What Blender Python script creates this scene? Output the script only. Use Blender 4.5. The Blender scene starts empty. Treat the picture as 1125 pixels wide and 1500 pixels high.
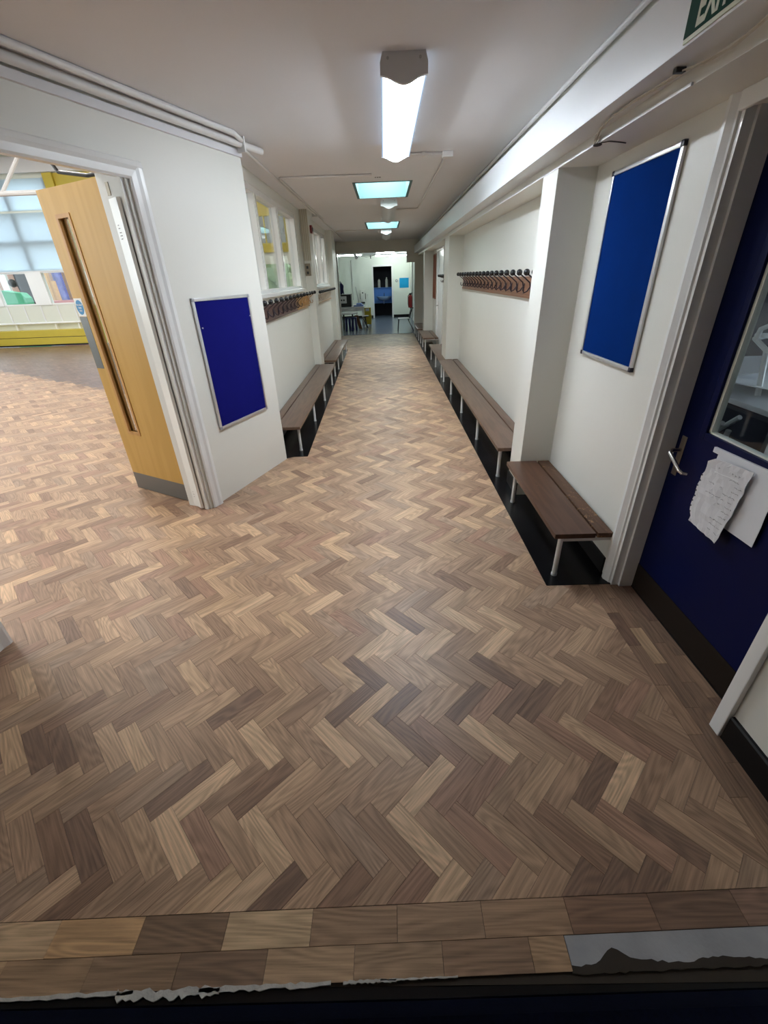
import bpy, bmesh, math, random
from mathutils import Vector, Matrix
import numpy as np

SC = bpy.context.scene
C = SC.collection
PI = math.pi
H = 1.5                                  # height of the lens above the corridor floor

# ------------------------------------------------------------------ camera
F = 623.01                               # focal length in pixels of the 1125 x 1500 frame
VY = np.array([562.0, 405.0]); VZ = np.array([606.0, 1875.0])
_r = lambda p: np.array([(p[0] - 562.5) / F, -(p[1] - 750.0) / F, -1.0])
_Y = _r(VY); _Y /= np.linalg.norm(_Y)
_Z = -_r(VZ); _Z = _Z - _Y * (_Y @ _Z); _Z /= np.linalg.norm(_Z)
ROT = np.array([np.cross(_Y, _Z), _Y, _Z])
cam = bpy.data.cameras.new('camera')
cam.sensor_fit = 'HORIZONTAL'; cam.sensor_width = 36.0; cam.lens = 36.0 * F / 1125.0
cam.clip_start = 0.02; cam.clip_end = 200
cam_o = bpy.data.objects.new('camera', cam); C.objects.link(cam_o)
M = Matrix([list(ROT[i]) + [0] for i in range(3)] + [[0, 0, 0, 1]])
M.translation = Vector((0, 0, H))
cam_o.matrix_world = M
SC.camera = cam_o

# ------------------------------------------------------------------ sky, lamps, exposure
W = bpy.data.worlds.new('overcast_sky'); SC.world = W; W.use_nodes = True
bg = W.node_tree.nodes['Background']
bg.inputs[0].default_value = (0.80, 0.92, 1.0, 1)
bg.inputs[1].default_value = 1.5
LAMP = 30.0                              # emission of the lit corridor lamp
LAMP_COL = (0.86, 0.93, 1.0)
SKYLIGHT = 11.0                           # emission of the roof-light panes
FAR_LAMP = 28.0                          # tubes of the far room
HALL_FILL = 15.0                         # added fill lamps under the hall ceiling
SC.view_settings.view_transform = 'Standard'
SC.view_settings.look = 'None'
SC.view_settings.gamma = 1.0
SC.view_settings.use_curve_mapping = False
SC.view_settings.exposure = 1.25
cy = SC.cycles
cy.max_bounces = 8; cy.diffuse_bounces = 5; cy.glossy_bounces = 3
cy.transmission_bounces = 6; cy.transparent_max_bounces = 12
cy.caustics_reflective = False; cy.caustics_refractive = False
cy.sample_clamp_indirect = 6.0
cy.use_denoising = True

# ------------------------------------------------------------------ materials
def nodes(name):
    m = bpy.data.materials.new(name); m.use_nodes = True
    nt = m.node_tree
    return m, nt, nt.nodes['Principled BSDF']

def mat(name, col, rough=0.6, metal=0.0, vary=0.06, scale=6.0, bump=0.0, bscale=60.0, spec=0.5, stretch=None):
    m, nt, b = nodes(name)
    b.inputs['Roughness'].default_value = rough
    b.inputs['Metallic'].default_value = metal
    b.inputs['Specular IOR Level'].default_value = spec
    tc = nt.nodes.new('ShaderNodeTexCoord')
    mp = nt.nodes.new('ShaderNodeMapping')
    if stretch: mp.inputs['Scale'].default_value = stretch
    nt.links.new(tc.outputs['Object'], mp.inputs[0])
    n = nt.nodes.new('ShaderNodeTexNoise'); n.inputs['Scale'].default_value = scale; n.inputs['Detail'].default_value = 4
    nt.links.new(mp.outputs[0], n.inputs['Vector'])
    r = nt.nodes.new('ShaderNodeMix'); r.data_type = 'RGBA'
    lo = [c * (1 - vary) for c in col]; hi = [min(1, c * (1 + vary)) for c in col]
    r.inputs[6].default_value = (*lo, 1); r.inputs[7].default_value = (*hi, 1)
    nt.links.new(n.outputs['Fac'], r.inputs[0])
    nt.links.new(r.outputs[2], b.inputs['Base Color'])
    if bump:
        n2 = nt.nodes.new('ShaderNodeTexNoise'); n2.inputs['Scale'].default_value = bscale
        nt.links.new(mp.outputs[0], n2.inputs['Vector'])
        bp = nt.nodes.new('ShaderNodeBump'); bp.inputs['Strength'].default_value = bump; bp.inputs['Distance'].default_value = 0.004
        nt.links.new(n2.outputs['Fac'], bp.inputs['Height']); nt.links.new(bp.outputs[0], b.inputs['Normal'])
    return m

def emit(name, col, strength):
    m = bpy.data.materials.new(name); m.use_nodes = True
    nt = m.node_tree; nt.nodes.clear()
    e = nt.nodes.new('ShaderNodeEmission'); e.inputs[0].default_value = (*col, 1); e.inputs[1].default_value = strength
    o = nt.nodes.new('ShaderNodeOutputMaterial'); nt.links.new(e.outputs[0], o.inputs[0])
    return m

def glass_mat(name, tint=(1, 1, 1), rough=0.02, base=0.04):
    m = bpy.data.materials.new(name); m.use_nodes = True
    nt = m.node_tree; nt.nodes.clear()
    t = nt.nodes.new('ShaderNodeBsdfTransparent'); t.inputs[0].default_value = (*tint, 1)
    g = nt.nodes.new('ShaderNodeBsdfGlossy'); g.inputs['Roughness'].default_value = rough
    lw = nt.nodes.new('ShaderNodeLayerWeight'); lw.inputs[0].default_value = 0.5
    pw = nt.nodes.new('ShaderNodeMath'); pw.operation = 'POWER'; pw.inputs[1].default_value = 5.0
    fr = nt.nodes.new('ShaderNodeMath'); fr.operation = 'MULTIPLY_ADD'; fr.inputs[1].default_value = 0.75; fr.inputs[2].default_value = base
    nt.links.new(lw.outputs['Facing'], pw.inputs[0]); nt.links.new(pw.outputs[0], fr.inputs[0])
    mx = nt.nodes.new('ShaderNodeMixShader'); o = nt.nodes.new('ShaderNodeOutputMaterial')
    nt.links.new(fr.outputs[0], mx.inputs[0]); nt.links.new(t.outputs[0], mx.inputs[1]); nt.links.new(g.outputs[0], mx.inputs[2])
    nt.links.new(mx.outputs[0], o.inputs[0])
    return m

def parquet_mat(name, rough=0.42, spec=0.35):
    m, nt, b = nodes(name)
    L = nt.links.new
    b.inputs['Roughness'].default_value = rough; b.inputs['Specular IOR Level'].default_value = spec
    at = nt.nodes.new('ShaderNodeAttribute'); at.attribute_name = 'tone'
    uv = nt.nodes.new('ShaderNodeUVMap'); uv.uv_map = 'grain'
    def noise(sx, sy, detail, dist=0.0):
        mp = nt.nodes.new('ShaderNodeMapping'); mp.inputs['Scale'].default_value = (sx, sy, 1)
        L(uv.outputs[0], mp.inputs[0])
        n = nt.nodes.new('ShaderNodeTexNoise'); n.inputs['Scale'].default_value = 1; n.inputs['Detail'].default_value = detail
        n.inputs['Distortion'].default_value = dist
        L(mp.outputs[0], n.inputs['Vector']); return n.outputs['Fac']
    def math_(op, a, bb=None, c=None):
        x = nt.nodes.new('ShaderNodeMath'); x.operation = op
        for i, v in enumerate((a, bb, c)):
            if v is None: continue
            if isinstance(v, (int, float)): x.inputs[i].default_value = v
            else: L(v, x.inputs[i])
        return x.outputs[0]
    fig = noise(1.5, 11.0, 1.0, 0.25)
    rings = math_('SINE', math_('MULTIPLY', fig, 95.0))
    rings = math_('MULTIPLY_ADD', rings, 0.5, 0.5)
    fine = noise(5.0, 190.0, 2.0)
    broad = noise(3.0, 22.0, 2.0)
    pores = noise(30.0, 520.0, 1.0)
    g = math_('MULTIPLY_ADD', rings, 0.30, 0.24)
    g = math_('ADD', g, math_('MULTIPLY', fine, 0.95))
    g = math_('ADD', g, math_('MULTIPLY', broad, 0.42))
    g = math_('SUBTRACT', g, math_('MULTIPLY', math_('GREATER_THAN', pores, 0.63), 0.10))
    mul = nt.nodes.new('ShaderNodeVectorMath'); mul.operation = 'SCALE'
    L(at.outputs['Color'], mul.inputs[0]); L(g, mul.inputs['Scale'])
    L(mul.outputs[0], b.inputs['Base Color'])
    bp = nt.nodes.new('ShaderNodeBump'); bp.inputs['Strength'].default_value = 0.12; bp.inputs['Distance'].default_value = 0.001
    L(fine, bp.inputs['Height']); L(bp.outputs[0], b.inputs['Normal'])
    return m

def wood_mat(name, c1, c2, rough=0.45, stretch=(1, 12, 12), rings=30, spec=0.4, wear=None):
    m, nt, b = nodes(name); L = nt.links.new
    b.inputs['Roughness'].default_value = rough; b.inputs['Specular IOR Level'].default_value = spec
    tc = nt.nodes.new('ShaderNodeTexCoord'); mp = nt.nodes.new('ShaderNodeMapping'); mp.inputs['Scale'].default_value = stretch
    L(tc.outputs['Object'], mp.inputs[0])
    n = nt.nodes.new('ShaderNodeTexNoise'); n.inputs['Scale'].default_value = 1.0; n.inputs['Detail'].default_value = 2; L(mp.outputs[0], n.inputs['Vector'])
    s = nt.nodes.new('ShaderNodeMath'); s.operation = 'MULTIPLY'; s.inputs[1].default_value = rings; L(n.outputs['Fac'], s.inputs[0])
    s2 = nt.nodes.new('ShaderNodeMath'); s2.operation = 'SINE'; L(s.outputs[0], s2.inputs[0])
    s3 = nt.nodes.new('ShaderNodeMath'); s3.operation = 'MULTIPLY_ADD'; s3.inputs[1].default_value = 0.3; s3.inputs[2].default_value = 0.5; L(s2.outputs[0], s3.inputs[0])
    r = nt.nodes.new('ShaderNodeMix'); r.data_type = 'RGBA'
    r.inputs[6].default_value = (*c1, 1); r.inputs[7].default_value = (*c2, 1); L(s3.outputs[0], r.inputs[0])
    out = r.outputs[2]
    if wear:
        wn = nt.nodes.new('ShaderNodeTexNoise'); wn.inputs['Scale'].default_value = wear[1]; wn.inputs['Detail'].default_value = 8; wn.inputs['Roughness'].default_value = 0.75
        L(tc.outputs['Object'], wn.inputs['Vector'])
        cr = nt.nodes.new('ShaderNodeValToRGB'); cr.color_ramp.elements[0].position = wear[2]; cr.color_ramp.elements[1].position = wear[2] + 0.06
        L(wn.outputs['Fac'], cr.inputs[0])
        r2 = nt.nodes.new('ShaderNodeMix'); r2.data_type = 'RGBA'; r2.inputs[7].default_value = (*wear[0], 1)
        L(cr.outputs[0], r2.inputs[0]); L(out, r2.inputs[6]); out = r2.outputs[2]
    L(out, b.inputs['Base Color'])
    return m

MT = dict(
    wall=mat('cream_wall_paint', (0.74, 0.73, 0.67), 0.45, vary=0.02, scale=2.5, bump=0.05, bscale=25),
    ceil=mat('ceiling_paint', (0.76, 0.755, 0.77), 0.75, vary=0.025, scale=2, bump=0.04, bscale=30),
    gloss=mat('white_gloss_paint', (0.82, 0.82, 0.80), 0.25, vary=0.02, scale=8, bump=0.04, bscale=15),
    conduit=mat('white_conduit', (0.72, 0.70, 0.68), 0.4, vary=0.02),
    boxing=mat('white_boxing', (0.75, 0.77, 0.78), 0.35, vary=0.03, scale=3),
    black=mat('black_vinyl', (0.007, 0.007, 0.008), 0.25, vary=0.3, scale=9, bump=0.05, bscale=40, spec=0.3),
    skirt=mat('black_skirting', (0.008, 0.007, 0.007), 0.4, vary=0.2, spec=0.2),
    parquet=parquet_mat('sanded_parquet'),
    old_parquet=parquet_mat('old_polished_parquet', 0.3, 0.35),
    screed=mat('grey_screed', (0.34, 0.34, 0.35), 0.8, vary=0.35, scale=7, bump=0.2, bscale=80),
    base=mat('bitumen_bed', (0.035, 0.026, 0.018), 0.9, vary=0.3, scale=20),
    plaster=mat('white_plaster_residue', (0.48, 0.47, 0.44), 0.85, vary=0.35, scale=40, bump=0.5, bscale=120),
    navy_carpet=mat('navy_carpet', (0.014, 0.024, 0.085), 0.95, vary=0.3, scale=80, bump=0.4, bscale=400),
    felt_l=mat('royal_blue_felt', (0.0075, 0.0085, 0.140), 0.95, vary=0.10, scale=9, bump=0.15, bscale=500, spec=0.05),
    felt_r=mat('blue_felt', (0.0003, 0.021, 0.145), 0.95, vary=0.10, scale=9, bump=0.15, bscale=500, spec=0.04),
    alu=mat('brushed_aluminium', (0.72, 0.72, 0.74), 0.32, 0.75, vary=0.04, scale=30),
    steel=mat('satin_steel', (0.20, 0.195, 0.185), 0.42, 0.8, vary=0.06, scale=30, stretch=(1, 1, 20)),
    chrome=mat('satin_chrome', (0.62, 0.60, 0.58), 0.25, 1.0, vary=0.02),
    dark_cap=mat('dark_corner_cap', (0.015, 0.014, 0.03), 0.4),
    grey_cap=mat('grey_corner_cap', (0.40, 0.40, 0.42), 0.4),
    white_metal=mat('white_painted_steel', (0.72, 0.72, 0.71), 0.3, vary=0.05, scale=25),
    bench=wood_mat('dark_bench_wood', (0.060, 0.026, 0.014), (0.105, 0.048, 0.027), 0.38, (14, 1.2, 14), 26, 0.4, ((0.24, 0.13, 0.06), 24.0, 0.64)),
    bench_worn=wood_mat('worn_bench_wood', (0.060, 0.028, 0.014), (0.115, 0.056, 0.03), 0.5, (14, 1.2, 14), 26, 0.35, ((0.30, 0.17, 0.075), 34.0, 0.565)),
    bench_far=wood_mat('brown_bench_wood', (0.105, 0.062, 0.042), (0.165, 0.10, 0.068), 0.33, (14, 1.2, 14), 26, 0.5, ((0.2, 0.13, 0.085), 20.0, 0.66)),
    rack_d=wood_mat('dark_rack_wood', (0.085, 0.045, 0.038), (0.15, 0.08, 0.066), 0.4, (14, 1.5, 14), 24),
    rack_m=wood_mat('brown_rack_wood', (0.17, 0.075, 0.038), (0.26, 0.13, 0.075), 0.4, (14, 1.5, 14), 24),
    rack_lit=wood_mat('lit_rack_wood', (0.36, 0.19, 0.06), (0.48, 0.27, 0.10), 0.4, (14, 1.5, 14), 24),  # yellowish light on the rack's far end put into the wood colour
    rack_t=wood_mat('tan_rack_wood', (0.40, 0.25, 0.13), (0.50, 0.34, 0.2), 0.4, (14, 1.5, 14), 24),
    iron=mat('black_hook_iron', (0.035, 0.022, 0.03), 0.35, 0.3),
    ball=mat('black_plastic_ball', (0.010, 0.010, 0.012), 0.18),
    oak=wood_mat('oak_veneer', (0.52, 0.305, 0.075), (0.585, 0.352, 0.10), 0.4, (9, 9, 0.8), 22),
    oak_bead=wood_mat('oak_bead', (0.46, 0.24, 0.075), (0.56, 0.31, 0.11), 0.4, (9, 9, 0.8), 22),
    blue_door=mat('navy_door_paint', (0.0008, 0.0035, 0.040), 0.4, vary=0.12, scale=4, bump=0.03, bscale=30, spec=0.12),
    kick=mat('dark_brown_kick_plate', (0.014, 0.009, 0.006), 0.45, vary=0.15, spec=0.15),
    brass=mat('bronze_plate', (0.30, 0.25, 0.19), 0.35, 0.8),
    paper=mat('crumpled_paper', (0.66, 0.65, 0.66), 0.7, vary=0.12, scale=14, bump=0.5, bscale=18),
    card=mat('white_card', (0.72, 0.73, 0.76), 0.4, vary=0.04),
    ink=mat('pencil_grey', (0.20, 0.19, 0.19), 0.8),
    ink_d=mat('print_ink', (0.03, 0.03, 0.035), 0.6),
    rubber=mat('black_rubber', (0.012, 0.012, 0.012), 0.6),
    glass=glass_mat('window_glass', (0.96, 0.98, 0.98)),
    door_glass=glass_mat('door_glass', (0.90, 0.94, 0.96)),
    cap=mat('lamp_end_cap', (0.62, 0.61, 0.60), 0.4, vary=0.02),
    off_diff=mat('unlit_diffuser', (0.66, 0.66, 0.67), 0.35, vary=0.05, scale=60, bump=0.25, bscale=140),
    tube=emit('lit_tube', (0.9, 1.0, 0.97), FAR_LAMP),
    hall_fill=emit('hall_fill_panel', (1.0, 0.97, 0.92), HALL_FILL),
    skyglow=emit('roof_light_pane', (0.88, 0.97, 1.0), SKYLIGHT),
    shaft=mat('sky_tinted_shaft', (0.115, 0.205, 0.21), 0.6, vary=0.01, spec=0.1),  # sky glow's cyan and its dimming are put into the shaft colour
    sign_green=mat('exit_green', (0.004, 0.050, 0.028), 0.7, vary=0.03, spec=0.1),
    sign_cream=mat('photoluminescent_cream', (0.62, 0.66, 0.50), 0.5, vary=0.03),
    sign_blue=mat('mandatory_blue', (0.02, 0.20, 0.44), 0.4, vary=0.03),
    white=mat('plain_white', (0.78, 0.78, 0.78), 0.45, vary=0.02),
    cable=mat('cream_cable', (0.62, 0.58, 0.49), 0.45, vary=0.03),
    dust=mat('grey_dust', (0.09, 0.08, 0.08), 0.95, vary=0.4, scale=60),
    hall_wall=mat('hall_cream_paint', (0.70, 0.71, 0.62), 0.5, vary=0.02),
    yellow=mat('yellow_paint', (0.56, 0.44, 0.05), 0.4, vary=0.05),
    hall_ceil=mat('hall_brown_ceiling', (0.30, 0.23, 0.18), 0.8),
    far_wall=mat('pale_mint_wall', (0.76, 0.80, 0.72), 0.5, vary=0.02),
    vinyl_blue=mat('blue_grey_vinyl', (0.14, 0.18, 0.25), 0.25, vary=0.12, scale=3),
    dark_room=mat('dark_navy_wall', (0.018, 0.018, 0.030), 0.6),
    basin_blue=mat('blue_tile', (0.10, 0.30, 0.78), 0.3, vary=0.05),
    basin=mat('blue_white_ceramic', (0.42, 0.62, 0.92), 0.15, vary=0.02),
    red=mat('extinguisher_red', (0.30, 0.018, 0.02), 0.3),
    alarm_red=mat('alarm_red', (0.20, 0.01, 0.012), 0.35),
    poster=mat('bright_blue_poster', (0.0, 0.34, 0.66), 0.5, vary=0.08, scale=12),
    terracotta=mat('terracotta_felt', (0.24, 0.075, 0.04), 0.9, vary=0.08),
    plastic_y=mat('yellow_plastic', (0.58, 0.42, 0.015), 0.35, vary=0.06),
    plastic_navy=mat('navy_plastic', (0.012, 0.016, 0.10), 0.4, vary=0.1),
    fabric_navy=mat('navy_fabric', (0.012, 0.012, 0.085), 0.85, vary=0.25, scale=18, bump=0.3, bscale=40),
    brown_board=mat('brown_board', (0.19, 0.075, 0.022), 0.5, vary=0.2),
    dark=mat('black_plastic', (0.012, 0.012, 0.013), 0.4, vary=0.1),
    folder=mat('blue_folder', (0.11, 0.22, 0.58), 0.4, vary=0.1),
    grey_pl=mat('grey_plastic', (0.40, 0.39, 0.38), 0.4, vary=0.05),
    brick=mat('outdoor_brick', (0.33, 0.20, 0.15), 0.9, vary=0.35, scale=9),
    asphalt=mat('outdoor_paving', (0.30, 0.30, 0.30), 0.9, vary=0.1),
    tarp=mat('green_cover', (0.04, 0.33, 0.16), 0.5, vary=0.2, scale=5),
    leaf=mat('hedge_leaf', (0.40, 0.52, 0.30), 0.8, vary=0.4, scale=12),
    grey_brown=mat('grey_brown_render', (0.21, 0.19, 0.165), 0.9, vary=0.3, scale=1.5),
    bark=mat('black_bark', (0.018, 0.015, 0.015), 0.9, vary=0.3, scale=8),
    post_o=mat('orange_timber', (0.60, 0.33, 0.13), 0.7, vary=0.1),
    mural=mat('blue_mural', (0.14, 0.15, 0.42), 0.7, vary=0.8, scale=5),
    pink=mat('pink_plastic', (0.75, 0.35, 0.36), 0.5),
    conduit_b=mat('beige_trunking', (0.56, 0.51, 0.40), 0.5, vary=0.03),
    wc_white=mat('dispenser_white', (0.66, 0.67, 0.62), 0.3),
)
def blind_mat():
    m = bpy.data.materials.new('blind_fabric'); m.use_nodes = True
    nt = m.node_tree; nt.nodes.clear()
    t = nt.nodes.new('ShaderNodeBsdfTranslucent'); t.inputs[0].default_value = (0.80, 0.90, 0.96, 1)
    d = nt.nodes.new('ShaderNodeBsdfDiffuse'); d.inputs[0].default_value = (0.7, 0.78, 0.82, 1)
    mx = nt.nodes.new('ShaderNodeMixShader'); mx.inputs[0].default_value = 0.3
    o = nt.nodes.new('ShaderNodeOutputMaterial')
    nt.links.new(t.outputs[0], mx.inputs[1]); nt.links.new(d.outputs[0], mx.inputs[2]); nt.links.new(mx.outputs[0], o.inputs[0])
    return m
MT['blind'] = blind_mat()
def lit_diffuser():
    """two tubes behind an opal cover: bright along the middle, dimmer and bluer at its sides"""
    m = bpy.data.materials.new('lit_diffuser'); m.use_nodes = True
    nt = m.node_tree; nt.nodes.clear(); L = nt.links.new
    tc = nt.nodes.new('ShaderNodeTexCoord'); sx = nt.nodes.new('ShaderNodeSeparateXYZ'); L(tc.outputs['Object'], sx.inputs[0])
    d = nt.nodes.new('ShaderNodeMath'); d.operation = 'SUBTRACT'; d.inputs[1].default_value = 0.118; L(sx.outputs[0], d.inputs[0])
    ab = nt.nodes.new('ShaderNodeMath'); ab.operation = 'ABSOLUTE'; L(d.outputs[0], ab.inputs[0])
    mr = nt.nodes.new('ShaderNodeMapRange'); mr.interpolation_type = 'SMOOTHSTEP'; mr.inputs[1].default_value = 0.035; mr.inputs[2].default_value = 0.10
    mr.inputs[3].default_value = LAMP; mr.inputs[4].default_value = LAMP * 0.009; L(ab.outputs[0], mr.inputs[0])
    cm = nt.nodes.new('ShaderNodeMapRange'); cm.inputs[1].default_value = 0.03; cm.inputs[2].default_value = 0.10; L(ab.outputs[0], cm.inputs[0])
    mc = nt.nodes.new('ShaderNodeMix'); mc.data_type = 'RGBA'; mc.inputs[6].default_value = (*LAMP_COL, 1); mc.inputs[7].default_value = (0.62, 0.78, 1.0, 1)
    L(cm.outputs[0], mc.inputs[0])
    e = nt.nodes.new('ShaderNodeEmission'); L(mc.outputs[2], e.inputs[0]); L(mr.outputs[0], e.inputs[1])
    o = nt.nodes.new('ShaderNodeOutputMaterial'); L(e.outputs[0], o.inputs[0])
    return m
MT['diff'] = lit_diffuser()

# ------------------------------------------------------------------ mesh helpers
class MB:
    """collects shapes; build() links them as ONE mesh object"""
    def __init__(self): self.bm = bmesh.new()
    def verts_faces(self, vs, fs):
        v = [self.bm.verts.new(p) for p in vs]
        out = []
        for f in fs:
            try: out.append(self.bm.faces.new([v[i] for i in f]))
            except ValueError: pass
        return v, out
    def box(self, x0, x1, y0, y1, z0, z1, bevel=0.0, T=None):
        vs = [(x, y, z) for z in (z0, z1) for y in (y0, y1) for x in (x0, x1)]
        if T: vs = [T(*p) for p in vs]
        v, f = self.verts_faces(vs, [(0, 2, 3, 1), (4, 5, 7, 6), (0, 1, 5, 4), (2, 6, 7, 3), (0, 4, 6, 2), (1, 3, 7, 5)])
        if bevel:
            es = set(e for ff in f for e in ff.edges)
            bmesh.ops.bevel(self.bm, geom=list(es), offset=bevel, segments=2, affect='EDGES', profile=0.6)
        return self
    def prism(self, poly, z0, z1, T=None):
        """poly: (a, b) outline; T maps (a, b, h) to the world"""
        T = T or (lambda a, b, h: (a, b, h))
        n = len(poly)
        vs = [T(a, b, z0) for a, b in poly] + [T(a, b, z1) for a, b in poly]
        fs = [tuple(range(n))[::-1], tuple(range(n, 2 * n))] + [(i, (i + 1) % n, n + (i + 1) % n, n + i) for i in range(n)]
        self.verts_faces(vs, fs); return self
    def tube(self, pts, r, n=10, cap=True):
        pts = [Vector(p) for p in pts]
        rs = r if isinstance(r, (list, tuple)) else [r] * len(pts)
        rings = []; up = None
        for i, p in enumerate(pts):
            if i == 0: t = pts[1] - p
            elif i == len(pts) - 1: t = p - pts[i - 1]
            else: t = (pts[i + 1] - p).normalized() + (p - pts[i - 1]).normalized()
            t.normalize()
            if up is None:
                up = Vector((0, 0, 1)) if abs(t.z) < 0.9 else Vector((1, 0, 0))
            s = t.cross(up)
            if s.length < 1e-5: s = t.cross(Vector((0, 1, 0)))
            s.normalize(); up = s.cross(t).normalized()
            rings.append([self.bm.verts.new(p + (s * math.cos(a) + up * math.sin(a)) * rs[i]) for a in [2 * PI * k / n for k in range(n)]])
        for a, b in zip(rings, rings[1:]):
            for k in range(n): self.bm.faces.new((a[k], a[(k + 1) % n], b[(k + 1) % n], b[k]))
        if cap:
            self.bm.faces.new(rings[0][::-1]); self.bm.faces.new(rings[-1])
        return self
    def ball(self, c, r, seg=12, sc=(1, 1, 1)):
        m = Matrix.Translation(c) @ Matrix.Diagonal((*[r * s for s in sc], 1))
        bmesh.ops.create_uvsphere(self.bm, u_segments=seg, v_segments=max(6, seg // 2 + 2), radius=1, matrix=m); return self
    def cyl(self, c0, c1, r, n=20, r2=None):
        return self.tube([c0, c1], [r, r2 if r2 is not None else r], n)
    def lathe(self, prof, c, n=20, axis='z'):
        rings = []
        for r, h in prof:
            ring = []
            for k in range(n):
                a = 2 * PI * k / n
                p = {'z': (r * math.cos(a), r * math.sin(a), h), 'x': (h, r * math.cos(a), r * math.sin(a)), 'y': (r * math.cos(a), h, r * math.sin(a))}[axis]
                ring.append(self.bm.verts.new(Vector(c) + Vector(p)))
            rings.append(ring)
        for a, b in zip(rings, rings[1:]):
            for k in range(n): self.bm.faces.new((a[k], a[(k + 1) % n], b[(k + 1) % n], b[k]))
        self.bm.faces.new(rings[0][::-1]); self.bm.faces.new(rings[-1]); return self
    def build(self, name, m, parent=None, smooth=False):
        bmesh.ops.recalc_face_normals(self.bm, faces=self.bm.faces[:])
        me = bpy.data.meshes.new(name); self.bm.to_mesh(me); self.bm.free()
        me.materials.append(m)
        if smooth:
            me.polygons.foreach_set('use_smooth', [True] * len(me.polygons))
            me.set_sharp_from_angle(angle=math.radians(40))
        o = bpy.data.objects.new(name, me); C.objects.link(o)
        if parent: attach(o, parent)
        return o

def attach(o, parent):
    o.parent = parent
    o.matrix_parent_inverse = WORLD.get(parent.name, Matrix()).inverted()
WORLD = {}
def thing(name, label, cat, loc=(0, 0, 0), group=None):
    o = bpy.data.objects.new(name, None); C.objects.link(o); o.empty_display_size = 0.05
    o.location = loc; WORLD[o.name] = Matrix.Translation(loc)
    o['label'] = label; o['category'] = cat
    if group: o['group'] = group
    return o
def tag(o, label, cat, group=None):
    o['label'] = label; o['category'] = cat
    if group: o['group'] = group
    return o
def struct(o):
    o['kind'] = 'structure'; return o
def sempty(name, loc=(0, 0, 0)):
    o = bpy.data.objects.new(name, None); C.objects.link(o); o.empty_display_size = 0.05
    o.location = loc; WORLD[o.name] = Matrix.Translation(loc); o['kind'] = 'structure'; return o
def text_mesh(txt, size, T, m, name, parent, depth=0.0012, align='LEFT', shear=0.0, bold=0.0):
    cu = bpy.data.curves.new(name, 'FONT'); cu.body = txt; cu.size = size; cu.extrude = depth; cu.align_x = align; cu.offset = bold; cu.shear = shear
    cu.resolution_u = 3
    tmp = bpy.data.objects.new(name, cu); C.objects.link(tmp)
    dg = bpy.context.evaluated_depsgraph_get()
    me = bpy.data.meshes.new_from_object(tmp.evaluated_get(dg))
    C.objects.unlink(tmp); bpy.data.objects.remove(tmp)
    for v in me.vertices: v.co = T(*v.co)
    me.materials.clear(); me.materials.append(m)
    o = bpy.data.objects.new(name, me); C.objects.link(o)
    attach(o, parent); return o

# slanted wall on the left: s runs along it (0 at its far corner), t out of its face
A0 = Vector((-0.981, 3.821, 0)); AD = Vector((0.3625, 0.932, 0)).normalized(); AN = Vector((AD.y, -AD.x, 0))
def ang(s, t, z): return tuple(A0 + AD * s + AN * t + Vector((0, 0, z)))

ZC = 2.36                     # corridor ceiling
XR, XL = 1.18, -1.165         # corridor walls
YF = 13.6                     # wall with the opening to the far room

# ================================================================== FLOOR
floor = struct(MB().box(-13.0, 1.30, 0.345, YF + 0.1, -0.16, -0.004).build('floor', MT['base']))
random.seed(11)
PL, PW = 0.2199, 0.0662       # parquet block
S2 = math.sqrt(2)
# colours of single blocks, read off the photograph (pixel -> class)
LIGHT = [(491,1090),(380,1092),(327,1134),(638,941),(547,941),(580,946),(367,886),(671,903),(733,903),(722,939),(560,905),(471,883),(254,1242),(391,1234),(304,1165),(363,1299),(906,1135),(655,1291),(610,1215),(593,1205),(27,1009),(93,929),(624,1143),(711,1079)]
DARK = [(259,1165),(119,1244),(413,1299),(861,1135),(942,1210),(957,1261),(841,1281),(901,1276),(576,1032),(513,1032),(589,908),(718,977),(762,1019),(696,1032),(340,1041),(793,1037),(267,862),(44,1080),(118,933),(547,1010),(100,1080)]
def px_floor(x, y):
    d = ROT @ np.array([(x - 562.5) / F, -(y - 750.0) / F, -1.0])
    t = -H / d[2]; return d[0] * t, d[1] * t
def to_px(x, y, z=0.0):
    c = ROT.T @ np.array([x, y, z - H])
    if c[2] > -0.05: return None
    return 562.5 - F * c[0] / c[2], 750.0 + F * c[1] / c[2]
X0, Y0 = -0.416, 0.655        # centre of one "\" block
SP = PW * S2                  # spacing along a band
def key_of(x, y):
    best = None
    for kind in (0, 1):
        yo = Y0 + (PL / S2 if kind else 0); xo = X0 + (SP / 2 if kind else 0)
        j = round((y - yo) / (PL * S2)); i = round((x - xo) / SP)
        for jj in (j - 1, j, j + 1):
            for ii in range(i - 3, i + 4):
                cx, cy = xo + ii * SP, yo + jj * PL * S2
                a = (x - cx) / S2; b = (y - cy) / S2
                u, v = (a - b, a + b) if kind == 0 else (a + b, b - a)
                if abs(u) <= PL / 2 and abs(v) <= PW / 2: return (kind, ii, jj)
    return None
MARK = {}
for lst, c in ((LIGHT, 'L'), (DARK, 'D')):
    for p in lst:
        k = key_of(*px_floor(*p))
        if k: MARK[k] = c
PAL = [((0.385, 0.262, 0.165), 5), ((0.345, 0.232, 0.148), 6), ((0.30, 0.198, 0.127), 5), ((0.43, 0.297, 0.185), 4),
       ((0.335, 0.235, 0.158), 4), ((0.49, 0.34, 0.205), 2), ((0.235, 0.148, 0.096), 2), ((0.32, 0.198, 0.132), 2)]
PALW = [c for c, w in PAL for _ in range(w)]
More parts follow.
